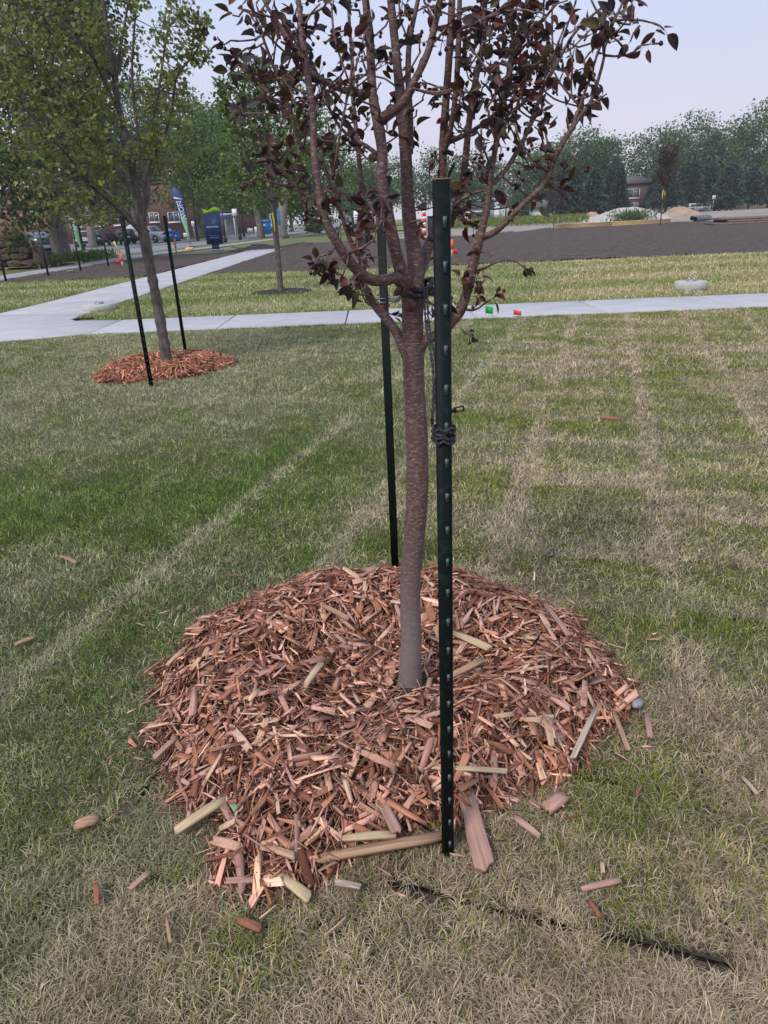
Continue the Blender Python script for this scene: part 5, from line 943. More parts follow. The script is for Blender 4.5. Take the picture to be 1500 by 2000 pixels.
# gravel and dirt piles
m_grav = mat('pale_gravel', (.52, .49, .46), .95, (.34, .32, .30), 2.2, 1.0, 5, coords='World', detail=9); m_sand = mat('tan_dirt', (.42, .31, .22), .95, (.30, .215, .15), .8, .9, 4, coords='World', detail=8)
def pile(name, px0, px1, base_y, top_px, Y, m, lab, d=1.0):
    a, b = V(px0, base_y, Y), V(px1, base_y, Y); h = V(top_px[0], top_px[1], Y)[2]; rx = (b[0]-a[0])/2; cx = (a[0]+b[0])/2; tx = V(*top_px, Y)[0]; ry = rx*.75*d; n = 46
    X, Yy = np.meshgrid(np.linspace(-1.05, 1.05, n*2), np.linspace(-1.05, 1.05, n)); sk = (tx-cx)/rx; rr = np.hypot(X-sk*np.clip(1-np.hypot(X, Yy), 0, 1), Yy); Z = h*np.clip(1-rr, 0, 1)**.85*(1-.25*np.exp(-(rr/.18)**2))
    wx, wy = cx+X*rx, Y+Yy*ry; Z = Z*(.8+.4*fbm(wx, wy, 2.4, 3))+(fbm(wx, wy, .5, 5)-.5)*.30*np.clip(1.1-rr, 0, 1); Z = np.where(rr > 1, -.25, Z); v = np.c_[wx.ravel(), wy.ravel(), Z.ravel()]
    i = (np.arange(n-1)[:, None]*2*n+np.arange(2*n-1)[None]).ravel(); o = link(name, fastmesh(name, v, [np.stack([i, i+1, i+2*n+1, i+2*n], -1)], None, None, False), m); tag(o, lab, 'pile'); return o
pile('gravel_pile', 1128, 1312, 426, (1236, 398), 90, m_grav, 'large pale gravel pile behind the timber')
pile('dirt_pile', 1288, 1372, 419, (1328, 397), 112, m_sand, 'tan dirt pile with flat top right of the gravel')
pile('dirt_pile', 1132, 1180, 426, (1158, 408), 100, m_sand, 'low tan dirt pile at the left of the gravel')
def weeds(name, lab, n, xf, h, pal, size, cat='weeds', kind='stuff'):
    P, D, S, C = [], [], [], []; x, y = xf(n); k = rng.random(len(x)); P = np.c_[x, y, k*h*rng.uniform(.5, 1, len(x))]; D = np.c_[rng.normal(size=(len(x), 2))*.5, np.abs(rng.normal(size=len(x)))+.4]; pl_ = np.array(pal)
    v, f, c = leafquads(P, D, size*rng.uniform(.6, 1.4, len(x)), pl_[rng.integers(0, len(pl_), len(x))]*rng.uniform(.75, 1.25, (len(x), 1)), .35); o = link(name, fastmesh(name, v, f, c), m_green, None, kind); tag(o, lab, cat); return o
def wx(px0, px1, Y0, Y1):
    def f(n):
        Y = rng.uniform(Y0, Y1, n); a = V(px0, 430, 80)[0]/80; b = V(px1, 430, 80)[0]/80; return (a+(b-a)*(.5+.2*rng.normal(size=n)).clip(0, 1))*Y, Y
    return f
weeds('weed_clump', 'bushy green weeds in front of the gravel pile', 1700, wx(1185, 1282, 81, 84), 1.25, [(.10, .16, .05), (.13, .19, .06), (.08, .13, .045)], .28)
def mead(n):
    Y = rng.uniform(84, 150, n); return (V(880, 430, 80)[0]/80+rng.random(n)*(V(1150, 430, 80)[0]-V(880, 430, 80)[0])/80)*Y, Y
weeds('tall_grass', 'tall grass and yellow weeds across the vacant meadow', 9000, mead, .75, [(.15, .20, .06), (.19, .22, .07), (.12, .18, .05), (.30, .28, .05)], .4, 'grass')
def bw(n): Y = rng.uniform(36, 46, n); return -18+rng.random(n)*2.4, Y
weeds('long_grass', 'long green grass around the foot of the big left tree', 3500, bw, .5, [(.09, .15, .035), (.12, .18, .045)], .2, 'grass')

# ================================================================ BUILDINGS
def brickmat(name, c1, c2, mortar, scale=1.0):
    m = bpy.data.materials.new(name); m.use_nodes = True; n = m.node_tree; b = n.nodes['Principled BSDF']; b.inputs['Roughness'].default_value = .9
    t = n.nodes.new('ShaderNodeTexCoord'); mp_ = n.nodes.new('ShaderNodeMapping'); mp_.inputs['Rotation'].default_value = (math.pi/2, 0, 0); n.links.new(t.outputs['Object'], mp_.inputs[0])
    br = n.nodes.new('ShaderNodeTexBrick'); br.inputs['Color1'].default_value = (*c1, 1); br.inputs['Color2'].default_value = (*c2, 1); br.inputs['Mortar'].default_value = (*mortar, 1); br.inputs['Scale'].default_value = scale
    br.inputs['Brick Width'].default_value = .22; br.inputs['Row Height'].default_value = .075; br.inputs['Mortar Size'].default_value = .008; n.links.new(mp_.outputs[0], br.inputs[0]); n.links.new(br.outputs[0], b.inputs['Base Color']); return m
m_brick = brickmat('red_brick', (.27, .115, .085), (.21, .085, .065), (.28, .22, .19)); m_brick2 = brickmat('brown_brick', (.15, .075, .062), (.12, .06, .05), (.15, .12, .105))
m_white = mat('white_trim', (.72, .72, .73), .6); m_glass = mat('dark_glass', (.05, .065, .08), .12, (.12, .14, .17), .6, spec=.6); m_roof = mat('grey_roof', (.10, .095, .095), .9, (.14, .13, .13), 2); m_siding = mat('pale_siding', (.62, .63, .66), .7, (.55, .56, .59), 3); m_door = mat('dark_door', (.05, .05, .06), .6)
def window(par, x0, x1, z0, z1, y, mull=1, nrm=-1):
    w = MB(); t = .09; d = .07
    for (cx, cz, sx, sz) in [((x0+x1)/2, z1-t/2, x1-x0, t), ((x0+x1)/2, z0+t/2, x1-x0, t), (x0+t/2, (z0+z1)/2, t, z1-z0-2*t), (x1-t/2, (z0+z1)/2, t, z1-z0-2*t)]: w.box((cx, y+nrm*d/2, cz), (sx, d, sz))
    for q in range(mull): xm = x0+(x1-x0)*(q+1)/(mull+1); w.box((xm, y+nrm*d/2, (z0+z1)/2), (t*.7, d*.9, z1-z0-2*t))
    f = w.build('window', m_white, par); 
    for q in range(mull+1):
        a = x0+(x1-x0)*q/(mull+1)+t*.6; b = x0+(x1-x0)*(q+1)/(mull+1)-t*.6; g = MB(); g.box(((a+b)/2, y+nrm*.012, (z0+z1)/2), (b-a, .02, z1-z0-2*t)); g.build('pane', m_glass, f)
    s = MB(); s.box(((x0+x1)/2, y+nrm*.08, z0-.05), (x1-x0+.2, .16, .1)); s.build('sill', m_white, f)
def building(name, lab, x0, x1, y0, y1, h, m, wins, roof='flat', roofm=None, doors=()):
    t = thing(name, ((x0+x1)/2, y0, 0), lab, 'building'); w = MB(); w.box(((x0+x1)/2, (y0+y1)/2, h/2-.1), (x1-x0, y1-y0, h+.2)); o = w.build('wall', m, t)
    r = MB()
    if roof == 'flat': r.box(((x0+x1)/2, (y0+y1)/2, h+.15), (x1-x0+.3, y1-y0+.3, .3))
    else: r.extr([(x0-.5, h), (x1+.5, h), ((x0+x1)/2, h+roof)], 'y', y0-.4, y1+.4) if roof < 0 else r.extr([(y0-.5, h-.05), (y1+.5, h-.05), ((y0+y1)/2, h+roof)], 'x', x0-.4, x1+.4)
    r.build('roof', roofm or m_roof, t)
    for q in wins: window(t, *q[:4], y0, q[4] if len(q) > 4 else 1)
    for (a, b, z) in doors: d = MB(); d.box(((a+b)/2, y0-.03, z/2), (b-a, .06, z)); d.build('door', m_door, t)
    return t
Yb = 112.0
def wpx(x0, x1, y0, y1, Y, mull=1): a = V((x0+x1)/2, y1, Y); b = V((x0+x1)/2, y0, Y); s = (x1-x0)/2*Y*1.03/FPX; return (a[0]-s, a[0]+s, a[2], b[2], mull)
ws = [wpx(294, 311, 415, 434, Yb), wpx(331, 351, 414, 434, Yb), wpx(221, 243, 418, 440, Yb), wpx(183, 203, 420, 442, Yb), wpx(140, 160, 424, 444, Yb)]
ws += [(a, b, z0-2.9, z1-3.0, m_) for a, b, z0, z1, m_ in ws[2:]]
xr = V(403, 440, Yb)[0]
building('brick_building', 'long red brick apartment building with white windows behind the parked cars', -78, xr, Yb, Yb+16, 7.6, m_brick, [w for w in ws if w[0] > -78], doors=[(V(322, 460, Yb)[0], V(335, 460, Yb)[0], 2.3)])
c = V(455, 430, 150); building('brick_house', 'red brick house with white windows glimpsed under the street trees', c[0]-5, c[0]+6, 150, 160, 5.6, m_brick, [wpx(452, 460, 416, 428, 150), wpx(438, 446, 418, 430, 150)], 2.2)
Yh = 166.0; a = V(1203, 420, Yh)[0]; b = V(1262, 420, Yh)[0]
building('brick_house', 'brown brick building with white framed windows among the spruces', a, b, Yh, Yh+12, 6.3, m_brick2, [wpx(1225, 1247, 369, 387, Yh), wpx(1216, 1244, 396, 405, Yh, 3)], 1.6, doors=[(V(1206, 400, Yh)[0], V(1212, 400, Yh)[0], 2.2)])
building('brick_house', 'brown brick block with a row of small white windows behind the left spruces', V(1112, 420, 158)[0], V(1190, 420, 158)[0], 158, 168, 5.4, m_brick2, [wpx(1150, 1173, 374, 385, 158, 2), wpx(1128, 1142, 376, 388, 158)], 1.2)
# white garages and far houses
for (x0, x1, y0, Y, h, lab, rf) in [(1050, 1120, 424, 152, 2.2, 'low white garage left of the spruces', 1.5), (1126, 1196, 420, 152, 2.0, 'long low white garage under the spruces', 1.2), (985, 1045, 425, 200, 3.6, 'white far house behind the right branches', 2.0), (880, 965, 432, 210, 3.2, 'pale far house right of the near post', 1.8), (660, 720, 440, 150, 3.6, 'pale far building behind the left branches', .0)]:
    a, b = V(x0, y0, Y)[0], V(x1, y0, Y)[0]; building('white_garage' if 'garage' in lab else 'far_house', lab, a, b, Y, Y+8, h, m_siding, [(a+1, a+2.4, 1.0, 2.2)], rf or 'flat', doors=[(a+(b-a)*.45, a+(b-a)*.75, 2.1)])
c = V(1492, 395, 178); building('beige_house', 'beige house with tan gable at the right edge', c[0]-3.5, c[0]+9, 178, 188, 4.2, mat('beige_siding', (.42, .36, .27), .8), [wpx(1484, 1496, 374, 389, 178, 2)], 3.0, mat('tan_roof', (.45, .34, .16), .8))

# ================================================================ VEHICLES
m_tyre = mat('tyre_rubber', (.015, .015, .016), .85); m_rim = mat('wheel_rim', (.4, .41, .43), .35, metal=.8); m_red = mat('tail_lamp', (.35, .01, .015), .3, spec=.6); m_head = mat('head_lamp', (.75, .77, .8), .15, spec=.8); m_blackp = mat('black_trim', (.02, .02, .022), .5); m_plate = mat('number_plate', (.65, .65, .66), .5)
def vehicle(name, lab, loc, rz, colour, kind='suv', group='parked vehicles', cat='car'):
    """local: +x is forward"""
    t = thing(name, loc, lab, cat, group); t.rotation_euler = (0, 0, rz); m = mat('car_paint_'+str(tuple(round(c, 2) for c in colour)), colour, .28, spec=.6)
    P = {'suv': dict(L=4.7, W=1.86, belt=1.02, H=1.70, low=[(-2.35, .42), (-2.38, .75), (-2.30, 1.0), (.95, 1.04), (1.15, 1.02), (2.05, .92), (2.32, .72), (2.35, .38)], cab=[(-2.28, 1.0), (-2.05, 1.60), (-1.7, 1.69), (.05, 1.70), (.35, 1.62), (1.2, 1.02)], ax=(-1.42, 1.42), r=.36),
         'pickup': dict(L=5.8, W=2.0, belt=1.2, H=1.92, low=[(-2.9, .55), (-2.92, 1.25), (-.62, 1.25), (-.6, 1.22), (1.35, 1.22), (2.6, 1.16), (2.86, 1.0), (2.9, .5)], cab=[(-.72, 1.2), (-.62, 1.80), (-.45, 1.90), (.65, 1.91), (.85, 1.84), (1.55, 1.2)], ax=(-1.75, 1.85), r=.41)}[kind]
    Wd = P['W']; b = MB(); lo = P['low']; 
    arch = []
    for ax in P['ax'][::-1]:
        for k in range(7): an = math.pi*k/6; arch.append((ax+math.cos(an)*(P['r']+.07), .36+math.sin(an)*(P['r']+.09)))
    pr = lo+[(lo[-1][0], .33)]+arch+[(lo[0][0], .33)]
    b.extr(pr, 'y', -Wd/2, Wd/2, [.08 if (z < .5 or abs(x) > P['L']/2-.1) else 0.0 for x, z in pr]); link('body', b.mesh('body'), m, t, local=True)
    cb = MB(); cz = P['cab']; cb.extr(cz, 'y', -Wd/2+.03, Wd/2-.03, [(.20 if z > P['belt']+.3 else .0) for x, z in cz]); c_ = link('cabin', cb.mesh('cabin'), m, t, local=True)
    # glass: side windows, windscreen and rear window set slightly proud
    xs0, xs1 = cz[0][0], cz[-1][0]; top = P['H']; bz = P['belt']+.05; fr = cz[-1]; ft = cz[-2]; rr_, rt = cz[0], cz[1]
    for s in (-1, 1):
        n = 3 if kind == 'suv' else 2; X0 = rr_[0]+.28; X1 = fr[0]-.32; 
        for q in range(n):
            a0 = X0+(X1-X0)*q/n+.05; a1 = X0+(X1-X0)*(q+1)/n-.03; tz = top-.14; yb = s*(Wd/2-.022); ytp = s*(Wd/2-.20)
            sh0 = .18 if q == 0 else 0; sh1 = .52 if q == n-1 else 0; g = MB(); v = [(a0, yb, bz), (a1, yb, bz), (a1-sh1, ytp, tz), (a0+sh0, ytp, tz)]; v += [(x, y+s*.012, z) for x, y, z in v]
            g.add(v, [[[0, 1, 2, 3], [4, 7, 6, 5], [0, 4, 5, 1], [1, 5, 6, 2], [2, 6, 7, 3], [3, 7, 4, 0]]]); link('side_window', g.mesh('side_window'), m_glass, c_, local=True)
        mi = MB(); mi.box((fr[0]-.35, s*(Wd/2+.11), bz+.05), (.12, .2, .16)); link('mirror', mi.mesh('mirror'), m_blackp, t, local=True)
        if kind == 'suv':
            l = MB(); l.box((-2.29, s*(Wd/2-.24), .98), (.1, .32, .24)); link('tail_light', l.mesh('tail_light'), m_red, t, local=True)
        else:
            l = MB(); l.box((-2.9, s*(Wd/2-.1), 1.0), (.06, .16, .4)); link('tail_light', l.mesh('tail_light'), m_red, t, local=True)
        l = MB(); fx = 2.24 if kind == 'suv' else 2.84; l.box((fx, s*(Wd/2-.3), .78 if kind == 'suv' else .98), (.14, .42, .18)); link('headlight', l.mesh('headlight'), m_head, t, local=True)
    for (p, q, yy) in ((fr, ft, Wd/2-.16), (rr_, rt, Wd/2-.24)):
        sg = 1 if p[0] > 0 else -1; g = MB(); k0, k1 = .12, .97; A = (p[0]+(q[0]-p[0])*k0, p[1]+(q[1]-p[1])*k0); B = (p[0]+(q[0]-p[0])*k1, p[1]+(q[1]-p[1])*k1); yb = yy; yt_ = yy-.10
        v = [(A[0]+sg*.012, -yb, A[1]+.012), (A[0]+sg*.012, yb, A[1]+.012), (B[0]+sg*.012, yt_, B[1]+.012), (B[0]+sg*.012, -yt_, B[1]+.012)]; v += [(x-sg*.02, y, z-.01) for x, y, z in v]
        g.add(v, [[[0, 1, 2, 3], [4, 7, 6, 5], [0, 4, 5, 1], [1, 5, 6, 2], [2, 6, 7, 3], [3, 7, 4, 0]]]); link('windscreen' if sg > 0 else 'rear_window', g.mesh('glass'), m_glass, c_, local=True)
    for ax in P['ax']:
        for s in (-1, 1):
            w = MB(); r = P['r']; w.lathe((ax, s*(Wd/2-.13), r), [(r*.6, -.11), (r*.96, -.11), (r, -.07), (r, .07), (r*.96, .11), (r*.6, .11)], 20, 'y'); wo_ = link('wheel', w.mesh('wheel'), m_tyre, t, local=True)
            k = MB(); k.lathe((ax, s*(Wd/2-.02), r), [(r*.62, -.02*s), (r*.60, .0), (.05, .012*s)], 12, 'y'); link('rim', k.mesh('rim'), m_rim, wo_, local=True)
    bm = MB(); fx = P['L']/2; bm.box((fx-.04, 0, .55), (.12, Wd-.25, .2)); bm.box((-fx+.02, 0, .52), (.12, Wd-.2, .22)); link('bumper', bm.mesh('bumper'), m_blackp if kind == 'suv' else m_rim, t, local=True)
    gr = MB(); gr.box((fx-.045, 0, .78 if kind == 'suv' else 1.0), (.06, Wd*.45, .16 if kind == 'suv' else .26)); link('grille', gr.mesh('grille'), m_blackp, t, local=True)
    pl2 = MB(); pl2.box((-fx-.02, 0, .82), (.03, .32, .16)); link('number_plate', pl2.mesh('number_plate'), m_plate, t, local=True)
    return t
def gpt(px, py, z=.0): g = G(px, py); return (g[0], g[1], z)
vehicle('parked_car', 'silver suv seen from behind in the parking lot', gpt(174, 482, .03), math.radians(97), (.55, .56, .58))
vehicle('parked_car', 'dark grey suv between the silver and black ones', gpt(207, 480, .03), math.radians(95), (.05, .05, .06))
vehicle('parked_car', 'black suv parked left of the white pickup', (gpt(245, 477)[0], gpt(245, 477)[1], .03), math.radians(120), (.02, .025, .035))
tr_ = vehicle('pickup_truck', 'white pickup truck parked before the brick building', gpt(293, 474.5, .03), math.radians(-28), (.75, .75, .76), 'pickup', cat='truck')
mb = MB(); mb.extr([(-2.8, 1.26), (-2.75, 1.9), (-2.4, 2.15), (-1.0, 2.2), (-.75, 1.9), (-.74, 1.26)], 'y', -.9, .9, [0, .1, .25, .25, .1, 0]); link('cargo_cover', mb.mesh('cargo_cover'), m_white, tr_, local=True)
vehicle('parked_car', 'dark blue grey suv on the street behind the big left trunk', (-19.6, 44.5, -.04), math.radians(-62), (.09, .105, .13))
g = gpt(478, 455.5, .03); vehicle('parked_car', 'silver suv parked far down the street', (g[0], g[1]*.9 if False else g[1], .03), math.radians(10), (.45, .46, .5))
g = gpt(520, 452.5, .03); vehicle('parked_car', 'white car far down the street behind the blue bin', g, math.radians(15), (.7, .7, .72))
g = gpt(1412, 409.5); vehicle('parked_van', 'dark vehicle parked far off at the right', (V(1412, 409, 160)[0], 160, .0), math.radians(8), (.04, .045, .055), 'suv', cat='van')
g = V(1360, 412, 158); vehicle('parked_car', 'pale car half hidden below the spruces', (g[0], 158, 0), .1, (.5, .53, .57))

# ================================================================ STREET FURNITURE, SIGN, FEATHER FLAGS
m_navy = mat('navy_panel', (.012, .035, .13), .45, spec=.4); m_lime = mat('lime_panel', (.26, .48, .015), .5); m_print = mat('white_print', (.62, .66, .72), .6); m_dim = mat('pale_blue_print', (.16, .26, .42), .6)
g = G(422, 488); hs = V(412, 404, g[1])[2]; t = thing('entrance_sign', g, 'tall navy blue sign with lime green wavy top beside the walk', 'sign'); ry = -.15; w = 1.14; z0, z1 = .38, hs
def wave(x): return .085*math.sin(x/w*2*math.pi+.0)
xs = np.linspace(-w/2, w/2, 17); zt = z1-.40
def slab(prof, y0, y1): b = MB(); b.extr(prof, 'y', y0, y1); return b
def addl(b, name, m, par): o = link(name, b.mesh(name), m, par, local=True); return o
t.rotation_euler = (0, 0, ry)
addl(slab([(-w/2, z0), (w/2, z0)]+[(x, zt+wave(x)) for x in xs[::-1]], -.13, .13), 'panel', m_navy, t)
addl(slab([(x, zt+wave(x)+.001) for x in xs]+[(x*.97, z1-.12+wave(x)*1.1) for x in xs[::-1]], -.10, .10), 'crest', m_lime, t)
addl(MB().box((.0, 0, .19), (.48, .2, .40)), 'stem', m_navy, t); addl(MB().box((0, 0, .0), (1.0, .6, .1)), 'footing', m_foot, t)
b = MB(); rr = np.random.default_rng(3); x = -.42
while x < .42: cw = rr.uniform(.05, .085); b.box((x+cw/2, -.133, 1.50+rr.uniform(-.012, .012)), (cw*.75, .006, rr.choice([.07, .075, .10]))); x += cw
addl(b, 'wordmark', m_print, t)
b = MB(); b.lathe((0, -.135, 1.72), [(.055, -.004), (.055, .004), (.02, .006)], 4, 'y'); addl(b, 'emblem', m_dim, t)
b = MB(); x = -.26
while x < .32: cw = rr.uniform(.03, .06); b.box((x+cw/2, -.133, .93), (cw*.7, .006, .05)); x += cw
x = -.3
while x < .36: cw = rr.uniform(.03, .06); b.box((x+cw/2, -.133, .80), (cw*.75, .006, .07)); x += cw
addl(b, 'small_lettering', m_dim, t)
m_ff = bpy.data.materials.new('feather_flag_print'); m_ff.use_nodes = True; _nn = m_ff.node_tree; _bb = _nn.nodes['Principled BSDF']; _bb.inputs['Roughness'].default_value = .8
_tc = _nn.nodes.new('ShaderNodeTexCoord'); _sp = _nn.nodes.new('ShaderNodeSeparateXYZ'); _nn.links.new(_tc.outputs['Object'], _sp.inputs[0]); _mr = _nn.nodes.new('ShaderNodeMapRange'); _mr.inputs[1].default_value = .6; _mr.inputs[2].default_value = 4.4; _nn.links.new(_sp.outputs[2], _mr.inputs[0])
_rp = _nn.nodes.new('ShaderNodeValToRGB'); _nn.links.new(_mr.outputs[0], _rp.inputs[0]); _rp.color_ramp.elements[0].color = (.22, .55, .20, 1); _rp.color_ramp.elements[1].color = (.04, .09, .20, 1); _e = _rp.color_ramp.elements.new(.38); _e.color = (.25, .50, .40, 1); _e = _rp.color_ramp.elements.new(.52); _e.color = (.02, .045, .15, 1); _nn.links.new(_rp.outputs[0], _bb.inputs['Base Color'])
def feather(base, h, lab, rz):
    t = thing('feather_flag', base, lab, 'flag', 'feather flags'); t.rotation_euler = (0, 0, rz); s = h/4.5; rgt = []; lft = []
    zz = np.linspace(.55, 4.5, 24)
    def xr_(z): return -.0 if z < 3.3 else -.62*((z-3.3)/1.2)**2.2
    def xl_(z):
        k = (z-.55)/3.2; return -.05-.80*min(1, k)**.9 if z < 3.75 else -.85-.10*math.sin((z-3.75)/.75*math.pi)+(.23)*max(0, (z-3.75)/.75)**2
    out = [(xl_(z)*s, z*s) for z in zz]+[(xr_(z)*s, z*s) for z in zz[::-1]]; n = len(zz)
    L_ = [(xl_(z)*s, z*s) for z in zz]; Rr = [(min(xr_(z), xl_(z)*-0+xr_(z))*s, z*s) for z in zz]; v = []
    for (a, za), (b, zb) in zip(L_, Rr): v += [(a, -.006, za), (b, -.006, zb), (a, .006, za), (b, .006, zb)]
    i = np.arange(n-1)*4; mb = MB(); mb.add(v, [np.stack([i, i+1, i+5, i+4], -1), np.stack([i+2, i+6, i+7, i+3], -1), np.stack([i, i+4, i+6, i+2], -1), np.stack([i+1, i+3, i+7, i+5], -1)]); cl = link('cloth', mb.mesh('cloth'), m_ff, t, local=True)
    mb = MB(); mb.tube([(.015, 0, -.2)]+[(xr_(z)*s+.015, 0, z*s) for z in np.linspace(.5, 4.5, 20)], .02, 6); mb.box((0, 0, .05), (.8, .8, .06)); link('pole', mb.mesh('pole'), m_blackp, t, local=True)
    me = textmesh('NOW', .52*s); o = link('lettering', me, m_print, cl, local=True); o.rotation_euler = (math.pi/2, math.radians(80), 0); o.location = (-.33*s, -.012, 2.75*s)
    b = MB(); z = 3.35; 
    while z > 1.75: b.box((-.60*s+(3.35-z)*.19*s, -.012, z*s), (.10*s, .006, .11*s)); z -= .16
    link('small_lettering', b.mesh('small_lettering'), m_print, cl, local=True); b = MB(); b.extr([(-.80*s, 3.62*s), (-.15*s, 3.50*s), (-.13*s, 3.56*s), (-.78*s, 3.74*s)], 'y', -.014, -.008); link('swoosh', b.mesh('swoosh'), m_print, cl, local=True)
g = G(373, 483); feather((g[0], g[1], 0), 4.7, 'navy and green feather flag left of the blue sign', .05)
feather((V(161, 490, 47)[0], 47, .0), 3.55, 'navy and green feather flag partly behind the big left trunk', .1)
mb = MB(); g = G(370, 489); mb.lathe(g+[0, 0, .0], [(.35, 0), (.38, .1), (.25, .2), (.05, .22)], 10, wob=.08); o = mb.build('sand_bag', mat('yellow_bag', (.65, .50, .08), .8), None, True); tag(o, 'yellow sandbag at the foot of the right feather flag', 'sandbag')
def lamp(base, h, lab, arm=1.6):
    t = thing('street_lamp', base, lab, 'lamp', 'street lamps'); mb = MB(); b = np.array(base); mb.tube([b+[0, 0, -.1], b+[0, 0, h*.5], b+[0, 0, h]], [.11, .08, .06], 10); mb.build('pole', m_tpb, t); mb = MB(); mb.lathe(b, [(.18, 0), (.18, .5), (.12, .6)], 10); mb.build('base', m_tpb, t)
    for s in (-1, 1) if arm else ():
        mb = MB(); mb.tube([b+[0, 0, h-.3], b+[s*arm*.6, 0, h-.15], b+[s*arm, 0, h-.1]], .035, 6); mb.box(b+[s*(arm+.25), 0, h-.1], (.6, .25, .09)); mb.build('arm', m_tpb if arm < 1.9 else m_galv, t)
g = G(387, 470); lamp((g[0], g[1], 0), 8.6, 'tall dark lamp post between the feather flag and blue sign', 0)
g = G(163, 490); lamp((g[0], g[1], 0), 7.4, 'tall dark lamp post right of the big left trunk', 0)
g = G(441, 474.5); lamp((g[0], g[1], 0), 3.3, 'short dark post just right of the blue sign', 0)
g = G(470, 470); lamp((g[0], g[1], 0), 2.6, 'thin short post under the bright street tree', 0); g = G(477, 462); lamp((g[0], g[1], 0), 5.0, 'dark post beside the far silver suv', 0)
m_pole = mat('weathered_pole', (.20, .17, .15), .9)
for (px, Y, h, lab) in [(988, 150, 10.5, 'wooden utility pole behind the right branches'), (1200, 210, 13, 'far wooden utility pole behind the spruces')]:
    c = V(px, 420, Y); t = thing('utility_pole', (c[0], Y, 0), lab, 'pole'); mb = MB(); mb.tube([(c[0], Y, -.1), (c[0], Y, h)], [.17, .12], 8); mb.build('pole', m_pole, t); mb = MB(); mb.box((c[0], Y-.1, h-.6), (2.2, .12, .14)); mb.build('crossarm', m_pole, t)
for (y0, y1, lab) in [(281, 258, 'upper overhead power line across the right sky'), (284, 262, 'lower overhead power line across the right sky')]:
    a = V(1000, y0, 205); b = V(1560, y1-8, 215); mb = MB(); mb.tube(spline([a, (a+b)/2+[0, 0, -.5], b], 3), .028, 4, False); o = mb.build('power_line', m_blackp); tag(o, lab, 'cable')
# bus shelter
g = V(452, 466, 86); t = thing('bus_shelter', (g[0], 86, 0), 'glass bus shelter with pale posts right of the blue sign', 'shelter'); 
for (dx, dy) in [(-.75, 0), (.55, 0), (-.75, 1.4), (.55, 1.4)]: mb = MB(); mb.box((g[0]+dx, 86+dy, 1.35), (.1, .1, 2.7)); mb.build('post', m_siding, t)
mb = MB(); mb.box((g[0]-.1, 86.7, 2.76), (1.9, 1.9, .12)); mb.build('roof', m_siding, t); mb = MB(); mb.box((g[0]-.5, 85.7, 2.55), (.8, .05, .35)); mb.build('route_board', mat('blue_board', (.05, .13, .40), .5), t); mb = MB(); mb.box((g[0]+.75, 85.75, 2.9), (.55, .05, .75)); mb.build('stop_plate', m_white, t)
m_pane = mat('clear_pane', (.5, .6, .65), .08, spec=.5, alpha=.25)
for (cx, cy, sx, sy) in [(-.1, 1.4, 1.2, .02), (-.75, .7, .02, 1.3), (.55, .7, .02, 1.3)]: mb = MB(); mb.box((g[0]+cx, 86+cy, 1.4), (sx, sy, 2.1)); mb.build('pane', m_pane, t)
# blue bins and news boxes, white signs
m_blue = mat('bin_blue', (.015, .16, .50), .45)
def bin_(loc, w, h, lab):
    x, y, z = loc; t = thing('blue_bin', loc, lab, 'bin', 'blue bins'); mb = MB(); mb.box((x, y, z+h*.42), (w*.9, w*.9, h*.84), taper=1.12); mb.build('body', m_blue, t); mb = MB(); mb.extr([(y-w*.55, z+h*.84), (y+w*.55, z+h*.84), (y+w*.5, z+h), (y-w*.2, z+h*.95)], 'x', x-w*.54, x+w*.54); mb.build('lid', m_blue, t); mb = MB(); mb.box((x, y-w*.56, z+h*.6), (w*.35, .02, h*.14)); mb.build('sticker', m_white, t)
    for s in (-1, 1): mb = MB(); mb.lathe((x+s*w*.4, y+w*.4, z+.09), [(.09, -.04), (.09, .04), (.02, .045)], 10, 'x'); mb.build('wheel', m_tyre, t)
g = gpt(336, 473); bin_((g[0], g[1], .04), .85, 1.25, 'left blue bin before the brick building'); g = gpt(346, 472.5); bin_((g[0], g[1], .04), .75, 1.1, 'right blue bin before the brick building'); g = gpt(517, 457.5); bin_((g[0], g[1], .03), 2.2, 2.2, 'bright blue bin beside the slim street tree trunk')
def board(px, py0, py1, wpx_, Y, lab, post=True):
    a = V(px, py0, Y); b = V(px, py1, Y); w = wpx_*Y/FPX; t = thing('notice_sign', (a[0], Y, 0), lab, 'sign'); mb = MB(); mb.box((a[0], Y, (a[2]+b[2])/2), (w, .04, a[2]-b[2])); mb.build('board', m_white, t); mb = MB(); mb.box((a[0], Y+.05, b[2]/2), (.07, .05, b[2]+.1)); mb.build('post', m_galv, t)
    mb = MB(); h = a[2]-b[2]
    for k in (.3, .5, .68): mb.box((a[0]-w*.04, Y-.024, b[2]+h*k), (w*.6, .01, h*.07))
    mb.build('lettering', m_blackp, t)
board(376, 432, 443, 5, 88, 'small white parking sign right of the feather flag'); board(331, 447, 459, 5, 94, 'small white sign left of the blue bins'); board(364, 455, 463, 11, 80, 'low white notice board under the feather flag'); board(502, 443, 457, 10, 118, 'white board beside the slim street tree trunk'); board(488, 446, 457, 10, 125, 'white board further left under the street trees'); board(698, 412, 437, 14, 80, 'white panel sign behind the left branches'); board(1395, 382, 389, 6, 150, 'small white street sign before the spruces')

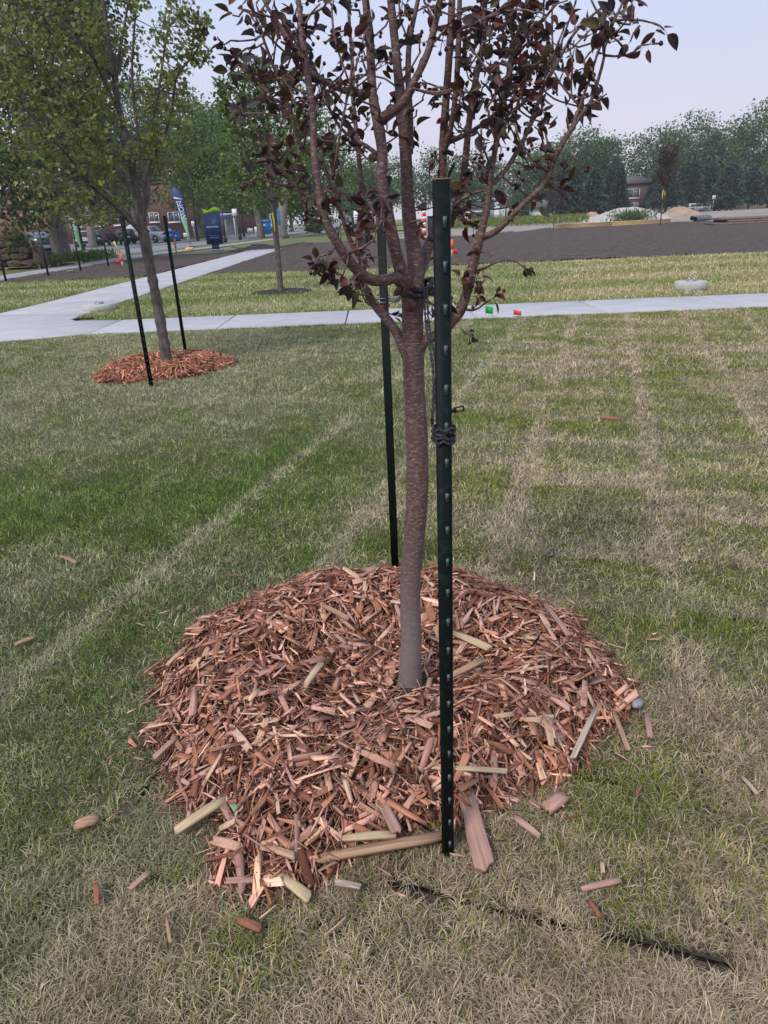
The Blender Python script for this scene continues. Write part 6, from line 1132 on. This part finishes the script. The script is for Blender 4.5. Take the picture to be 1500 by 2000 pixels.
# ================================================================ STACKED SOD AT THE LEFT EDGE
m_roll = mat('sod_roll_soil', (.085, .062, .048), .95, (.15, .115, .085), 9, 1.0, 22, coords='World', detail=8); m_pal = mat('pallet_wood', (.42, .33, .21), .85, (.33, .25, .16), 5)
def pallet(c, rz, lab, sx=2.6, sy=1.2):
    t = thing('wooden_pallet', c, lab, 'pallet', 'pallets'); t.rotation_euler = (0, 0, rz)
    for k in range(7): mb = MB(); mb.box((0, -sy/2+sy*(k+.5)/7, .14), (sx, sy/7*.75, .022)); link('slat', mb.mesh('slat'), m_pal, t, local=True)
    for k in (-1, 0, 1): mb = MB(); mb.box((k*(sx/2-.06), 0, .075), (.1, sy, .1)); link('stringer', mb.mesh('stringer'), m_pal, t, local=True)
    return t
pc = np.array([-17.35, 35.6, 0.0]); pallet(pc, .03, 'wooden pallet under the stacked sod rolls', 3.2, 1.3); pallet((-15.95, 37.9, 0), .05, 'empty wooden pallet beside the big trunk', 1.9, .9)
ROWN = ['bottom', 'second', 'third', 'fourth', 'top']; COLN = ['first', 'second', 'third', 'fourth']
for row in range(5):
    for k in range(4):
        rx_, rz_ = .40+.04*rng.normal(), .15; x = pc[0]-1.2+.8*k+(.3 if row % 2 else -.05)+rng.normal()*.04; z = .16+rz_+row*.285
        if x > pc[0]+1.45-.12*row: continue
        prof = []; n = 18; L_ = 1.15; V_ = []
        for yy, sc_ in [(-L_/2-.02, .35), (-L_/2, .9), (-L_/2+.05, 1.0), (0, 1.04), (L_/2, .95)]:
            for a in range(n):
                an = a*2*math.pi/n; ca, sa_ = math.cos(an), math.sin(an); wob = 1+.06*rng.normal(); V_.append((x+rx_*sc_*wob*math.copysign(abs(ca)**.6, ca), pc[1]+yy+.03*rng.normal(), z+rz_*sc_*wob*math.copysign(abs(sa_)**.7, sa_)))
        i_ = np.arange(4)[:, None]*n; j_ = np.arange(n)[None]; kk = (j_+1) % n; mb = MB(); mb.add(V_, [np.stack([i_+j_, i_+kk, i_+n+kk, i_+n+j_], -1).reshape(-1, 4), np.arange(n)[::-1][None]])
        o = mb.build('sod_roll', m_roll); tag(o, 'folded brown sod, %s from left in the %s layer of the stack' % (COLN[k], ROWN[row]), 'sod', 'stacked sod rolls')
mb = MB(); mb.lathe((-15.75, 35.3, .48), [(.1, -.16), (.44, -.17), (.48, -.1), (.48, .1), (.44, .17), (.1, .16)], 22, 'x', wob=.012); o = mb.build('sod_bale', m_roll, None, True); o.data.polygons.foreach_set('use_smooth', np.zeros(len(o.data.polygons), bool)); tag(o, 'large round brown sod roll standing on edge right of the stack', 'sod')
mb = MB(); a = np.array([-15.75, 34.9, 0]); mb.tube([a+[.05, 0, 0], a+[-.45, .35, 1.95]], .045, 4); o = mb.build('wooden_stake', m_lath); tag(o, 'pale wooden stake leaning against the sod stack', 'stake')
for (px, py, lab) in [(-5, 546, 'short pale lath lying on the soil at the left edge')]: pass
g0, g1 = G(132, 533), G(152, 531); d = g1-g0; mb = MB(); mb.box((g0+g1)/2+[0, 0, .08], (np.linalg.norm(d), .09, .03), math.atan2(d[1], d[0])); o = mb.build('loose_lath', m_lath); tag(o, 'pale lath lying on the soil beside the third black post', 'lath')

# ================================================================ HAZE (one closed box of thin air)
hz = MB(); hz.box((100, 460, 16.4), (1064, 1064, 35)); hm = bpy.data.materials.new('thin_haze'); hm.use_nodes = True; hn = hm.node_tree; hn.nodes.clear()
pv = hn.nodes.new('ShaderNodeVolumePrincipled'); pv.inputs['Color'].default_value = (.80, .86, .96, 1); pv.inputs['Density'].default_value = .0004; pv.inputs['Anisotropy'].default_value = 0.0
ho = hn.nodes.new('ShaderNodeOutputMaterial'); hn.links.new(pv.outputs[0], ho.inputs['Volume'])
o = hz.build('haze', hm, None, kind='stuff'); tag(o, 'thin bluish haze softening the far trees', 'haze')
